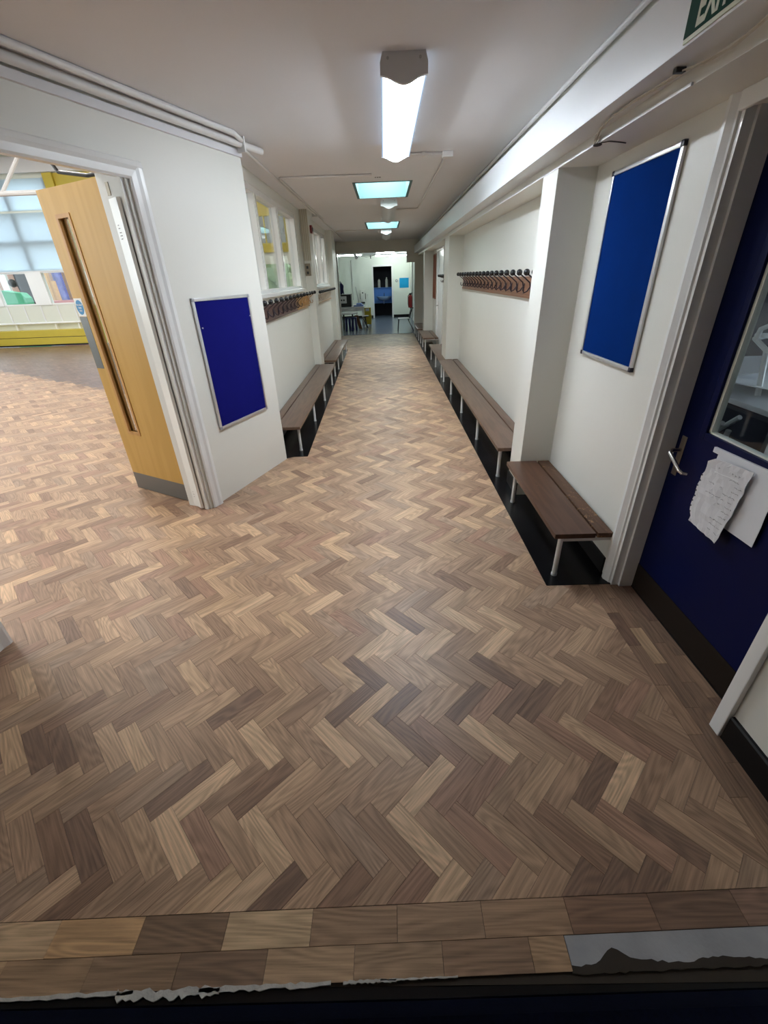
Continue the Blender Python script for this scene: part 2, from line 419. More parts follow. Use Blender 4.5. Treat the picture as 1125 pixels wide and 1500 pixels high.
def tone_of(mark=None):
    if mark == 'L': c = (0.54, 0.385, 0.24)
    elif mark == 'D': c = (0.205, 0.132, 0.090)
    else: c = random.choice(PALW)
    k = random.uniform(0.93, 1.07)
    return (c[0] * k * 1.04, c[1] * k, c[2] * k * 1.02)
def clip(poly, a, b, c):
    """keep a*x + b*y <= c"""
    out = []
    for i, p in enumerate(poly):
        q = poly[(i + 1) % len(poly)]
        dp = a * p[0] + b * p[1] - c; dq = a * q[0] + b * q[1] - c
        if dp <= 0: out.append(p)
        if dp * dq < 0:
            t = dp / (dp - dq); out.append((p[0] + (q[0] - p[0]) * t, p[1] + (q[1] - p[1]) * t))
    return out
pieces = []                   # (outline, direction of the grain, tone, material)
def add_piece(poly, gdir, tone, old=False):
    if len(poly) < 3: return
    area = 0.5 * abs(sum(poly[i][0] * poly[(i + 1) % len(poly)][1] - poly[(i + 1) % len(poly)][0] * poly[i][1] for i in range(len(poly))))
    if area < 2e-4: return
    q = [to_px(*p) for p in poly]
    vis = 0.0
    if all(q):
        if any(-40 < a < 1165 and 0 < b < 1540 for a, b in q):
            vis = 0.5 * abs(sum(q[i][0] * q[(i + 1) % len(q)][1] - q[(i + 1) % len(q)][0] * q[i][1] for i in range(len(q))))
    pieces.append((vis, poly, gdir, tone, old))
def in_floor(x, y):
    if y < 0.40 or x > 1.15 or y > YF + 0.1: return False
    if x < -2.9 - 0.86 * y or x < -12.6: return False
    if y > 1.95 and x > 0.96: return False
    if x < -1.42 and y > 13.9: return False
    if -4.2 < x < -1.32 and y > 4.6 and x > -1.3 - 0.45 * (y - 4.0): return False   # behind the corridor wall, out of any sight
    return True
for j in range(-2, 46):
    for kind in (0, 1):
        yo = Y0 + (PL / S2 if kind else 0) + j * PL * S2; xo = X0 + (SP / 2 if kind else 0)
        for i in range(-132, 20):
            x, y = xo + i * SP, yo
            if not in_floor(x, y): continue
            g = (1 / S2, -1 / S2) if kind == 0 else (1 / S2, 1 / S2)
            n = (-g[1], g[0])
            a, b = PL / 2 - 0.00015, PW / 2 - 0.00015
            poly = [(x + g[0] * u + n[0] * v, y + g[1] * u + n[1] * v) for u, v in ((-a, -b), (a, -b), (a, b), (-a, b))]
            poly = clip(poly, 0.024, -1, -0.4975)
            if y < 1.9: poly = clip(poly, 1, 0, 1.0595)
            old = (x < -1.3 and y > 9.4 - 0.62 * (x + 8.2)) or (x < -1.3 and y > 10.2)
            t = tone_of(MARK.get((kind, i, j)))
            if old: t = tuple(c * f for c, f in zip(t, (0.36, 0.30, 0.36)))
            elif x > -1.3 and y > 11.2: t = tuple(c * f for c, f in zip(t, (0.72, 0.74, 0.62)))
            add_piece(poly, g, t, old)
# two straight courses along the step
r1 = [(0.52, 0.36, 0.215), (0.50, 0.31, 0.16), (0.22, 0.14, 0.088), (0.50, 0.355, 0.215), (0.30, 0.195, 0.122), (0.33, 0.215, 0.135), (0.33, 0.21, 0.13), (0.22, 0.13, 0.085), (0.18, 0.11, 0.075), (0.23, 0.14, 0.10)]
ye = lambda x: 0.4965 + 0.024 * x
for k in range(-3, 7):
    xa = -0.470 + (k - 0) * 0.2275
    p = [(xa, ye(xa) - 0.0755), (xa + 0.2269, ye(xa + 0.2269) - 0.0755), (xa + 0.2269, ye(xa + 0.2269)), (xa, ye(xa))]
    add_piece(clip(p, 1, 0, 1.17), (1, 0), r1[k + 3])
r2 = [(0.42, 0.28, 0.16), (0.34, 0.22, 0.13), (0.27, 0.175, 0.108), (0.21, 0.135, 0.088), (0.40, 0.27, 0.165), (0.32, 0.215, 0.135), (0.26, 0.165, 0.105), (0.36, 0.235, 0.14)]
for k in range(-4, 3):
    xa = -0.570 + (k + 1) * 0.2225
    p = [(xa, ye(xa) - 0.1415), (xa + 0.2219, ye(xa + 0.2219) - 0.1415), (xa + 0.2219, ye(xa + 0.2219) - 0.076), (xa, ye(xa) - 0.076)]
    add_piece(p, (1, 0), r2[k + 4])
xa = -0.570 + 4 * 0.2225
add_piece([(xa, ye(xa) - 0.1415), (0.412, ye(0.41) - 0.1415), (0.412, ye(0.41) - 0.076), (xa, ye(xa) - 0.076)], (1, 0), r2[7])
# courses along the blue door
for col, (x0, x1, ph) in enumerate(((1.060, 1.1185, 1.178), (1.1185, 1.1745, 1.288), (1.1745, 1.231, 1.19), (1.231, 1.288, 1.33))):
    for k in range(-5, 6):
        y0 = ph + k * 0.214; y1 = y0 + 0.2134
        lo = 0.53; hi = 1.83 if col < 1 else 1.84
        if col == 1: hi = 1.83
        if col >= 2: lo = 1.005
        y0c, y1c = max(y0, lo), min(y1, hi)
        if y1c - y0c < 0.01: continue
        t = (0.40, 0.265, 0.16) if (col == 1 and k == 0) else random.choice([(0.20, 0.125, 0.083), (0.235, 0.145, 0.095), (0.17, 0.10, 0.068), (0.28, 0.175, 0.112)])
        add_piece([(x0, y0c), (x1 - 0.0006, y0c), (x1 - 0.0006, y1c), (x0, y1c)], (0, 1), t)
pieces.sort(key=lambda p: -p[0])

def piece_geo(poly, g, V, Fc, UV, COL, tone):
    """a block: flat top, a small chamfer all round, into lists"""
    if sum(poly[i][0] * poly[(i + 1) % len(poly)][1] - poly[(i + 1) % len(poly)][0] * poly[i][1] for i in range(len(poly))) < 0: poly = poly[::-1]
    cx = sum(p[0] for p in poly) / len(poly); cy = sum(p[1] for p in poly) / len(poly)
    n = len(poly); base = len(V)
    dz = random.uniform(-0.00035, 0.00015); ou, ov = random.uniform(0, 60), random.uniform(0, 60)
    tx, ty = random.uniform(-0.002, 0.002), random.uniform(-0.003, 0.003)
    ins = []
    for i in range(n):
        p = Vector(poly[i]); a = (Vector(poly[i - 1]) - p).normalized(); b = (Vector(poly[(i + 1) % n]) - p).normalized()
        s = abs(a.x * b.y - a.y * b.x)
        ins.append(p + (a + b) * (0.00045 / max(s, 0.25)))
    for p in ins: V.append((p.x, p.y, dz + (p.x - cx) * tx + (p.y - cy) * ty))
    for p in poly: V.append((p[0], p[1], -0.0015))
    uvof = lambda x, y: (x * g[0] + y * g[1] - (cx * g[0] + cy * g[1]) + ou, -x * g[1] + y * g[0] - (-cx * g[1] + cy * g[0]) + ov)
    uvs = [uvof(p.x, p.y) for p in ins] + [uvof(*p) for p in poly]
    fl = [tuple(range(n))] + [(n + i, n + (i + 1) % n, (i + 1) % n, i) for i in range(n)]
    for f in fl:
        Fc.append(tuple(base + k for k in f)); UV.extend(uvs[k] for k in f); COL.append(tone)
def piece_mesh(name, V, Fc, UV, COL, m):
    me = bpy.data.meshes.new(name); me.from_pydata(V, [], Fc)
    uv = me.uv_layers.new(name='grain'); uv.data.foreach_set('uv', [c for p in UV for c in p])
    at = me.attributes.new('tone', 'FLOAT_COLOR', 'FACE'); at.data.foreach_set('color', [c for t in COL for c in (*t, 1.0)])
    me.materials.append(m)
    o = bpy.data.objects.new(name, me); C.objects.link(o); attach(o, floor); return o
for vis, poly, g, tone, old in pieces[:300]:
    V, Fc, UV, COL = [], [], [], []
    piece_geo(poly, g, V, Fc, UV, COL, tone)
    piece_mesh('parquet_block', V, Fc, UV, COL, MT['parquet'])
for flag, m, nm in ((False, MT['parquet'], 'parquet_field'), (True, MT['old_parquet'], 'unsanded_parquet_field')):
    V, Fc, UV, COL = [], [], [], []
    for vis, poly, g, tone, old in pieces[300:]:
        if old == flag: piece_geo(poly, g, V, Fc, UV, COL, tone)
    o = piece_mesh(nm, V, Fc, UV, COL, m); o['kind'] = 'stuff'
    if flag: o['label'] = 'dark unsanded herringbone parquet at the far end of the hall'
# black vinyl strips under the benches
MB().prism([(0.834, 1.828), (1.30, 1.828), (1.30, YF), (0.835, YF), (0.830, 9.0)], -0.003, 0.0025).build('vinyl_strip', MT['black'], floor)
MB().prism([(-1.30, 3.80), (-0.985, 3.832), (-0.92, 3.862), (-0.80, 3.864), (-0.786, 3.868), (-0.905, 10.75), (-1.30, 10.75)], -0.003, 0.0025).build('vinyl_strip', MT['black'], floor)
# bare screed where a course of blocks is missing, bedding edge, plaster residue
def ragged(x0, x1, ya, yb, n, amp, seed):
    random.seed(seed); up, dn = [], []
    for i in range(n + 1):
        x = x0 + (x1 - x0) * i / n
        up.append((x, ya(x) + random.uniform(-amp, amp))); dn.append((x, yb(x) + random.uniform(-amp, amp)))
    return dn + up[::-1]
MB().prism([(0.4135, ye(0.41) - 0.138), (1.175, ye(1.17) - 0.138), (1.175, ye(1.17) - 0.0765), (0.4135, ye(0.41) - 0.0765)], -0.004, -0.0012).build('screed_patch', MT['screed'], floor)
for x0, x1, h, sd in ((-1.25, -0.66, 0.007, 1), (-0.70, -0.45, 0.015, 2), (-0.50, -0.18, 0.008, 3), (-0.15, -0.02, 0.005, 4), (-0.06, 0.13, 0.003, 5)):
    pl = ragged(x0, x1, lambda x: ye(x) - 0.1395, lambda x: ye(x) - 0.1395 - h, 26, h * 0.33, sd)
    MB().prism(pl, -0.0035, 0.0012).build('plaster_residue', MT['plaster'], floor)
pl = ragged(0.41, 1.17, lambda x: ye(x) - 0.130 + 0.028 * math.exp(-((x - 0.52) / 0.035) ** 2) - 0.004 * math.sin(x * 30), lambda x: ye(x) - 0.147, 60, 0.0025, 8)
MB().prism(pl, -0.0035, -0.0004).build('bitumen_stain', MT['base'], floor)
random.seed(5)
# step edge and lower landing
MB().prism([(-2.6, 0.290), (-1.0, 0.315), (0.0, 0.324), (1.30, 0.342), (1.30, 0.3605), (0.4, 0.3605), (-0.2, 0.345), (-1.2, 0.333), (-2.6, 0.31)], -0.022, -0.0055).build('step_edge', MT['black'], floor)
struct(MB().box(-4.2, 1.4, -2.6, 0.345, -0.26, -0.16).prism([(-2.6, 0.292), (-1.0, 0.317), (0.0, 0.326), (1.175, 0.3425), (1.175, 0.3449), (-2.6, 0.3449)], -0.16, -0.0221).build('floor_landing', MT['navy_carpet']))

# ================================================================== CEILING
cl = MB()
SK = [(-0.268, 0.300, 5.53, 6.51), (-0.285, 0.297, 9.24, 10.38)]
cl.prism([(1.30, -2.6), (1.30, 3.9), (-1.2, 3.9), ang(0.0, -0.12, 0)[:2], ang(-6.9, -0.12, 0)[:2]], ZC, ZC + 0.12)
ys = 3.9
for x0, x1, y0, y1 in [(a - 0.03, b - -0.03, c - 0.03, d + 0.03) for a, b, c, d in SK]:
    cl.box(-1.30, 1.30, ys, y0, ZC, ZC + 0.12); cl.box(-1.30, x0, y0, y1, ZC, ZC + 0.12); cl.box(x1, 1.30, y0, y1, ZC, ZC + 0.12); ys = y1
cl.box(-1.30, 1.30, ys, YF, ZC, ZC + 0.12)
ceiling = struct(cl.build('ceiling', MT['ceil']))
for dx in (-0.022, 0.0, 0.022):
    MB().cyl((-0.03 + dx, 5.28, ZC - 0.003), (-0.03 + dx, 5.28, ZC + 0.001), 0.009, 10).build('screw_hole', MT['dust'], ceiling)
for (x0, x1, y0, y1), lb in zip(SK, ('nearer square skylight glowing pale cyan behind the lit ceiling lamp', 'farther skylight partly hidden behind the unlit ceiling lamp')):
    t = thing('skylight', lb, 'skylight', ((x0 + x1) / 2, (y0 + y1) / 2, ZC), 'skylights in the corridor ceiling')
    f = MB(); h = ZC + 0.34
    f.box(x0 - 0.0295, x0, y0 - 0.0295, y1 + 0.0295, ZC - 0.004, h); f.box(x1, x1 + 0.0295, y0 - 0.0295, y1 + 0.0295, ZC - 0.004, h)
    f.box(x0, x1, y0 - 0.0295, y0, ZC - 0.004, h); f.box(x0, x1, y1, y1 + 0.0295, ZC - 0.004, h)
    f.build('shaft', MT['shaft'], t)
    MB().box(x0 - 0.02, x1 + 0.02, y0 - 0.02, y1 + 0.02, h, h + 0.01).build('pane', MT['skyglow'], t)

# ================================================================== RIGHT WALL
w = MB()
w.box(XR, XR + 0.12, 1.845, 9.60, 0, 2.2).box(XR, XR + 0.12, 10.62, YF, 0, 2.2).box(XR, XR + 0.12, 9.60, 10.62, 1.97, 2.2)
w.box(XR, XR + 0.12, -2.6, 1.0, 0, 2.2).box(XR, XR + 0.12, 1.0, 1.845, 1.965, 2.2)
w.box(XR, XR + 0.12, -2.6, 0.345, -0.16, 0)
wall_r = struct(w.build('wall_right', MT['wall']))
MB().box(0.97, XR - 0.001, -2.6, YF - 0.001, 1.983, 2.2).box(1.02, 1.30, -2.6, YF, 2.2, ZC - 0.001).build('beam', MT['wall'], wall_r)
MB().box(0.962, 0.9695, 1.78, YF - 0.001, 1.981, 1.990).build('edge_bead', MT['white'], wall_r)
yb = [-2.6, 5.40, 10.45, 12.02, YF - 0.001]
for a, b in zip(yb, yb[1:]):
    MB().box(0.85, 0.9695, a + 0.003, b - 0.003, 2.025, 2.195, 0.002).build('boxing_panel', MT['boxing'], wall_r)
for y0, y1 in ((2.917, 3.165), (7.28, 7.78), (11.53, 11.83)):
    MB().box(0.965, XR, y0, y1, 0.0, 1.983).build('pillar', MT['wall'], wall_r)
b = MB(); b.box(XR - 0.012, XR, 1.93, 2.917, 0.002, 0.10).box(XR - 0.012, XR, 3.165, 7.28, 0.002, 0.10).box(XR - 0.012, XR, 7.78, 9.5, 0.002, 0.10)
b.box(0.953, 0.965, 2.917, 3.165, 0.002, 0.10).box(0.953, 0.965, 7.28, 7.78, 0.002, 0.10)
struct(b.build('baseboard_right', MT['skirt']))
b = MB(); b.prism([(XR, 0.0), (XR - 0.012, 0.0), (XR - 0.012, 0.105), (XR - 0.008, 0.112), (XR, 0.115)], 0.53, 0.952, T=lambda a, z, y: (a, y, z))
struct(b.build('baseboard_front', MT['skirt']))

# ================================================================== LEFT WALLS
w = MB()
Z1 = 0.0
for s0, s1, z0, z1 in ((-1.05, 0.0, 0, ZC), (-2.52, -1.05, 2.06, 4.6), (-6.9, -2.52, 0, ZC), (-1.05, 0.0, ZC, 4.6), (-6.9, -2.52, ZC, 4.6)):
    w.box(s0, s1, -0.2, 0.0, z0, z1, T=ang)
wall_lf = struct(w.build('wall_left_front', MT['wall']))
w = MB()
xo = XL - 0.13
W1, W2 = (3.98, 6.88), (7.97, 10.12)
ZS, ZH = 1.395, 2.262
for y0, y1, z0, z1 in ((3.84, 10.9, 0, 1.352), (3.84, W1[0], 1.352, 4.6), (W1[1], W2[0], 1.352, 4.6), (W2[1], 10.9, 1.352, 4.6), (W1[0], W1[1], ZH, 4.6), (W2[0], W2[1], ZH, 4.6)):
    w.box(xo, XL, y0, y1, z0, z1)
w.box(-1.40, -1.285, 10.9, YF, 0, 4.6).box(-1.30, XL, 10.88, 10.9, 0, ZC)
wall_l = struct(w.build('wall_left', MT['wall']))
MB().box(XL, -1.05, 7.25, 7.56, 0, ZC).build('pillar', MT['wall'], wall_l)
MB().box(XL, -1.05, 10.30, 10.9, 0, ZC).build('pillar', MT['wall'], wall_l)
struct(MB().box(XL, XL + 0.012, 3.89, 7.25, 0.002, 0.10).box(XL, XL + 0.012, 7.56, 10.3, 0.002, 0.10).box(-1.05, -1.038, 7.25, 7.56, 0.002, 0.1).build('baseboard_left', MT['skirt']))
for k in range(4):
    MB().box(XL + 0.012 + k * 0.027, XL + 0.03 + k * 0.027, 7.236, 7.2499, 1.74, ZC).build('wall_trunking', MT['conduit_b'], wall_l)

def window(name, y0, y1, mulls, label):
    o = sempty(name, (XL, (y0 + y1) / 2, ZS)); o['label'] = label
    f = MB(); xa, xb = XL - 0.10, XL - 0.005
    f.box(xa, xb, y0, y0 + 0.05, ZS, ZH).box(xa, xb, y1 - 0.06, y1, ZS, ZH).box(xa, xb, y0 + 0.05, y1 - 0.06, ZH - 0.05, ZH).box(xa, xb, y0 + 0.05, y1 - 0.06, ZS, ZS + 0.03)
    f.build('window_frame', MT['gloss'], o)
    ed = [y0 + 0.05] + [e for m in mulls for e in (m - 0.04, m + 0.04)] + [y1 - 0.06]
    for m in mulls:
        MB().box(xa + 0.01, xb - 0.005, m - 0.04, m + 0.04, ZS + 0.03, ZH - 0.05).box(xb - 0.005, xb + 0.004, m - 0.02, m + 0.02, ZS + 0.03, ZH - 0.05).build('mullion', MT['gloss'], o)
    for a, b in zip(ed[::2], ed[1::2]):
        MB().box(XL - 0.066, XL - 0.06, a, b, ZS + 0.03, ZH - 0.05).build('pane', MT['glass'], o)
    MB().box(XL - 0.10, XL + 0.035, y0 - 0.02, y1 + 0.03, 1.354, ZS, 0.004).build('window_sill', MT['gloss'], o)
    return o
window('window_1', *W1, [4.86, 5.80], 'long white framed corridor window nearest the angled wall')
window('window_2', *W2, [8.62, 9.45], 'white framed corridor window beyond the first pillar')

# ================================================================== SLANTED WALL DOOR (oak)
tr = sempty('trim_1', ang(-1.0, 0, 0))
arch_prof = [(-1.030, 0.0), (-1.030, 0.012), (-1.018, 0.018), (-0.985, 0.020), (-0.965, 0.026), (-0.942, 0.024), (-0.935, 0.018), (-0.935, 0.0)]
MB().prism([(s, t) for s, t in arch_prof], 0.0, 2.058, T=lambda s, t, z: ang(s, t, z)).build('architrave', MT['gloss'], tr)
far_s = -2.50
MB().prism([(z, t) for z, t in ((2.005, 0.0), (2.005, 0.012), (2.015, 0.018), (2.045, 0.020), (2.063, 0.026), (2.084, 0.024), (2.09, 0.018), (2.09, 0.0))], far_s - 0.1, -0.935, T=lambda z, t, s: ang(s, t, z)).build('architrave', MT['gloss'], tr)
MB().prism([(2 * (-1.74) + 0.0 - s - 0.02, t) for s, t in arch_prof], 0.0, 2.058, T=lambda s, t, z: ang(s, t, z)).build('architrave', MT['gloss'], tr)
l = MB(); l.box(-1.0505, -1.032, -0.21, 0.0, 0, 2.0449, T=ang).box(-1.068, -1.0505, -0.046, -0.014, 0, 2.011, T=ang)
l.build('door_lining', MT['gloss'], tr)
l = MB(); l.box(far_s - 0.03, -1.032, -0.21, 0.0, 2.045, 2.0599, T=ang).box(far_s - 0.03, -1.0505, -0.046, -0.014, 2.011, 2.045, T=ang)
l.build('door_lining', MT['gloss'], tr)
MB().box(far_s - 0.03, far_s - 0.0, -0.21, 0.0, 0, 2.005, T=ang).build('door_lining', MT['gloss'], tr)

P0 = Vector((-2.140, 3.271, 0)); P1 = Vector((-1.531, 2.945, 0)); LD = (P1 - P0).normalized(); LN = Vector((LD.y, -LD.x, 0))
if LN.y > 0: LN = -LN
def leaf(s, t, z): return tuple(P0 + LD * s + LN * t + Vector((0, 0, z)))
d1 = sempty('door_1', tuple(P1)); d1['label'] = 'open light oak fire door with a tall narrow glass slot'
LW, LH = 0.765, 2.038
g0, g1, gz0, gz1 = 0.128, 0.272, 0.495, 1.90
lf = MB()
for s0, s1, z0, z1 in ((0, g0, 0.006, LH), (g1, LW, 0.006, LH), (g0, g1, 0.006, gz0), (g0, g1, gz1, LH)):
    lf.box(s0, s1, -0.044, 0.0, z0, z1, T=leaf)
lf.build('door_panel', MT['oak'], d1)
bd = MB(); e = 0.018
for t0, t1 in ((-0.012, 0.005), (-0.049, -0.032)):
    bd.box(g0 - 0.004, g0 + e, t0, t1, gz0 - 0.004, gz1 + 0.004, T=leaf).box(g1 - e, g1 + 0.004, t0, t1, gz0 - 0.004, gz1 + 0.004, T=leaf)
    bd.box(g0 + e, g1 - e, t0, t1, gz0 - 0.004, gz0 + e, T=leaf).box(g0 + e, g1 - e, t0, t1, gz1 - e, gz1 + 0.004, T=leaf)
bd.build('glazing_bead', MT['oak_bead'], d1)
MB().box(g0, g1, -0.025, -0.019, gz0, gz1, T=leaf).build('vision_pane', MT['door_glass'], d1)
MB().box(0.002, LW - 0.004, 0.0, 0.0015, 0.006, 0.147, T=leaf).build('kick_plate', MT['steel'], d1)
MB().box(0.004, 0.092, 0.0, 0.0015, 0.98, 1.325, T=leaf).build('push_plate', MT['steel'], d1)
sg = MB().box(0.004, 0.094, 0.0, 0.001, 1.328, 1.440, T=leaf).build('door_sign', MT['white'], d1); sg['label'] = 'blue disc sign reading fire door keep shut'
o = MB(); o.prism([(0.049 + 0.041 * math.cos(a), 1.384 + 0.046 * math.sin(a)) for a in [2 * PI * k / 32 for k in range(32)]], 0.001, 0.0016, T=lambda s, z, t: leaf(s, t, z))
o.build('disc', MT['sign_blue'], sg)
for i, tx in enumerate(('Fire door', 'keep', 'shut')):
    text_mesh(tx, 0.0175, lambda x, y, z, i=i: leaf(0.049 + x, 0.0018 + z * 0.3, 1.395 - i * 0.018 + y), MT['white'], 'lettering', sg, 0.0006, 'CENTER', bold=0.0003)
MB().cyl(leaf(0.70, 0.0, 1.975), leaf(0.70, 0.003, 1.975), 0.007, 12).build('screw_hole', MT['dust'], d1)
a = MB(); a.tube([leaf(0.17, -0.02, 2.215), leaf(0.262, -0.02, 2.103), leaf(0.53, -0.02, 2.058), leaf(0.71, -0.02, 2.054)], 0.010, 8).box(0.68, 0.73, -0.035, -0.005, 2.036, 2.064, T=leaf)
a.box(0.42, 0.64, -0.105, -0.045, 1.97, 2.03, T=leaf).build('door_closer', MT['dark'], d1)
# finger guard over the hinges
gd = thing('finger_guard', 'tall cream hinge guard strip beside the open oak door', 'guard', ang(-1.07, -0.17, 0))
P = lambda p: (p[0], p[1])
g_out = [P(leaf(0.690, 0.002, 0)), P(leaf(0.698, 0.023, 0)), P(ang(-1.085, -0.062, 0)), P(ang(-1.076, -0.045, 0)), P(ang(-1.076, -0.060, 0)), P(ang(-1.079, -0.075, 0)), P(leaf(0.712, 0.006, 0)), P(leaf(0.702, 0.002, 0))]
MB().prism(g_out, 0.012, 1.925).build('guard_profile', MT['gloss'], gd)
MB().box(0.735, 0.762, 0.0005, 0.03, 1.94, 2.0, T=leaf).build('top_hinge', MT['brass'], gd)
v0 = Vector(g_out[1]); v1 = Vector(g_out[2])
dirg = (v1 - v0); Lg = dirg.length; dirg.normalize(); ng = Vector((dirg.y, -dirg.x))
if ng.y > 0: ng = -ng
def gface(a, z, t): q = v0 + dirg * a + ng * (t + 0.0008); return (q.x, q.y, z)
pm = MB(); random.seed(3)
for zz, n in ((1.80, 3), (1.785, 4), (1.765, 5), (1.75, 5), (1.735, 4), (0.13, 3), (0.11, 4), (0.09, 3)):
    for k in range(n):
        a0 = 0.45 * Lg + k * 0.006
        pm.prism([(a0, zz), (a0 + 0.004, zz), (a0 + 0.004, zz + 0.004), (a0, zz + 0.004)], 0, 0.0004, T=gface)
pm.build('printed_marks', MT['ink'], gd)['kind'] = 'stuff'

# ================================================================== RIGHT BLUE DOOR
tr2 = sempty('trim_2', (XR, 1.84, 0))
prof = [(1.845, XR), (1.898, XR), (1.898, XR - 0.014), (1.893, XR - 0.020), (1.874, XR - 0.022), (1.862, XR - 0.016), (1.850, XR - 0.010), (1.842, XR - 0.008), (1.838, XR)]
MB().prism(prof, 0.0, 1.9825, T=lambda y, x, z: (x, y, z)).build('architrave', MT['gloss'], tr2)
MB().box(XR - 0.02, XR, 0.955, 1.003, 0.0, 1.9825, 0.004).build('architrave', MT['gloss'], tr2)
MB().box(XR - 0.018, XR, 1.003, 1.838, 1.93, 1.9825, 0.004).build('architrave', MT['gloss'], tr2)
MB().box(XR, 1.30, 1.822, 1.845, 0, 1.965).box(XR + 0.035, 1.284, 1.808, 1.822, 0, 1.94).build('door_lining', MT['gloss'], tr2)
MB().box(XR, 1.30, 1.0, 1.018, 0, 1.965).build('door_lining', MT['gloss'], tr2)
MB().box(XR, 1.30, 1.018, 1.822, 1.94, 1.965).build('door_lining', MT['gloss'], tr2)
d2 = sempty('door_2', (1.285, 1.42, 0)); d2['label'] = 'navy blue door with large glass panel and dark kick plate'
gy0, gy1, qz0, qz1 = 1.165, 1.655, 0.905, 1.80
dd = MB(); xd = 1.285
for y0, y1, z0, z1 in ((1.019, gy0 - 0.03, 0.02, 1.938), (gy1 + 0.03, 1.820, 0.02, 1.938), (gy0 - 0.03, gy1 + 0.03, 0.02, qz0 - 0.03), (gy0 - 0.03, gy1 + 0.03, qz1 + 0.03, 1.938)):
    dd.box(xd, xd + 0.044, y0, y1, z0, z1)
dd.build('door_panel', MT['blue_door'], d2)
fb = MB(); fw = 0.03
fb.box(xd - 0.006, xd + 0.03, gy1, gy1 + fw, qz0 - fw, qz1 + fw, 0.003).box(xd - 0.006, xd + 0.03, gy0 - fw, gy0, qz0 - fw, qz1 + fw, 0.003)
fb.box(xd - 0.006, xd + 0.03, gy0, gy1, qz0 - fw, qz0, 0.003).box(xd - 0.006, xd + 0.03, gy0, gy1, qz1, qz1 + fw, 0.003)
fb.build('glazing_frame', MT['blue_door'], d2)
fb = MB()
fb.box(xd + 0.006, xd + 0.03, gy1 - 0.014, gy1, qz0, qz1).box(xd + 0.006, xd + 0.03, gy0, gy0 + 0.014, qz0, qz1).box(xd + 0.006, xd + 0.03, gy0, gy1, qz0, qz0 + 0.006)
o = fb.build('glazing_bead', MT['hall_wall'], d2); o['label'] = 'pale bead round the glass'
MB().box(xd + 0.014, xd + 0.020, gy0, gy1, qz0, qz1).build('glass_pane', MT['door_glass'], d2)
MB().box(xd - 0.003, xd, 1.02, 1.818, 0.0, 0.150).build('kick_plate', MT['kick'], d2)
hd = MB().box(xd - 0.004, xd, 1.750, 1.782, 0.672, 0.852, 0.002).build('handle_plate', MT['brass'], d2)
MB().tube([(xd - 0.003, 1.766, 0.790), (xd - 0.040, 1.766, 0.790), (xd - 0.052, 1.762, 0.787), (xd - 0.056, 1.75, 0.781), (xd - 0.056, 1.665, 0.738), (xd - 0.050, 1.650, 0.731), (xd - 0.034, 1.645, 0.729)], 0.0085, 12).build('lever', MT['chrome'], hd, True)
MB().cyl((xd - 0.0055, 1.766, 0.715), (xd - 0.003, 1.766, 0.715), 0.006, 12).build('keyhole', MT['dark'], hd)
struct(MB().box(1.279, 1.34, 1.019, 1.821, -0.004, 0.005).build('trim_3', MT['skirt']))

# papers hanging on the blue door
def sheet(name, outline, x0, wob, label, m, cat, nx=9, nz=12, seed=1, curl=0.0):
    """a creased sheet: outline given by left(z) / right(z) borders in y, hung on the door face"""
    random.seed(seed); bm = MB()
    rows = []
    for k in range(nz + 1):
        a = k / nz
        z_l, z_r, y_l, y_r = outline(a)
        row = []
        for i in range(nx + 1):
            b_ = i / nx
            row.append((x0 - 0.003 - abs(wob * random.uniform(0.1, 1.0)) - curl * a * a * (0.4 + b_), y_l + (y_r - y_l) * b_, z_l + (z_r - z_l) * b_))
        rows.append(row)
    vs = [p for r in rows for p in r] + [(p[0] + 0.0012, p[1], p[2]) for r in rows for p in r]
    N = (nx + 1) * (nz + 1); fs = []
    for k in range(nz):
        for i in range(nx):
            q = [k * (nx + 1) + i, k * (nx + 1) + i + 1, (k + 1) * (nx + 1) + i + 1, (k + 1) * (nx + 1) + i]
            fs.append(tuple(q)); fs.append(tuple(x + N for x in q[::-1]))
    ring = [i for i in range(nx + 1)] + [k * (nx + 1) + nx for k in range(1, nz + 1)] + [nz * (nx + 1) + i for i in range(nx - 1, -1, -1)] + [k * (nx + 1) for k in range(nz - 1, 0, -1)]
    for i, a in enumerate(ring):
        b_ = ring[(i + 1) % len(ring)]; fs.append((a, b_, b_ + N, a + N))
    bm.verts_faces(vs, fs)
    return tag(bm.build(name, m), label, cat), rows
random.seed(9)
card, _ = sheet('paper_wallet', lambda a: (0.868 - 0.255 * a, 0.862 - 0.245 * a, 1.545, 1.255), xd - 0.008, 0.004, 'plain white plastic wallet behind the creased note on the blue door', MT['card'], 'wallet', 5, 6, 4)
strip = MB().prism([(1.572, 0.856), (1.18, 0.862), (1.18, 0.892), (1.572, 0.876)], xd - 0.016, xd - 0.0062, T=lambda y, z, x: (x, y, z)).build('paper_strip', MT['card'])
tag(strip, 'white folded strip stuck along the top of the papers on the blue door', 'strip')
jag = random.Random(21)
def note_outline(a):
    yl = 1.566 - 0.014 * a + jag.uniform(-0.003, 0.003) + (0.030 if a < 0.06 else 0) * -1 + 0.018 * (a > 0.3) * (a < 0.9)
    yr = 1.352 + 0.024 * a + jag.uniform(-0.004, 0.004)
    return (0.842 - 0.285 * a, 0.862 - 0.275 * a - 0.03 * a * a, yl, yr)
note, rows = sheet('paper_note', note_outline, xd - 0.018, 0.007, 'creased handwritten note with a torn left edge on the blue door', MT['paper'], 'note', 10, 13, 6, 0.012)
WORLD[note.name] = Matrix()
random.seed(13)
wr = MB()
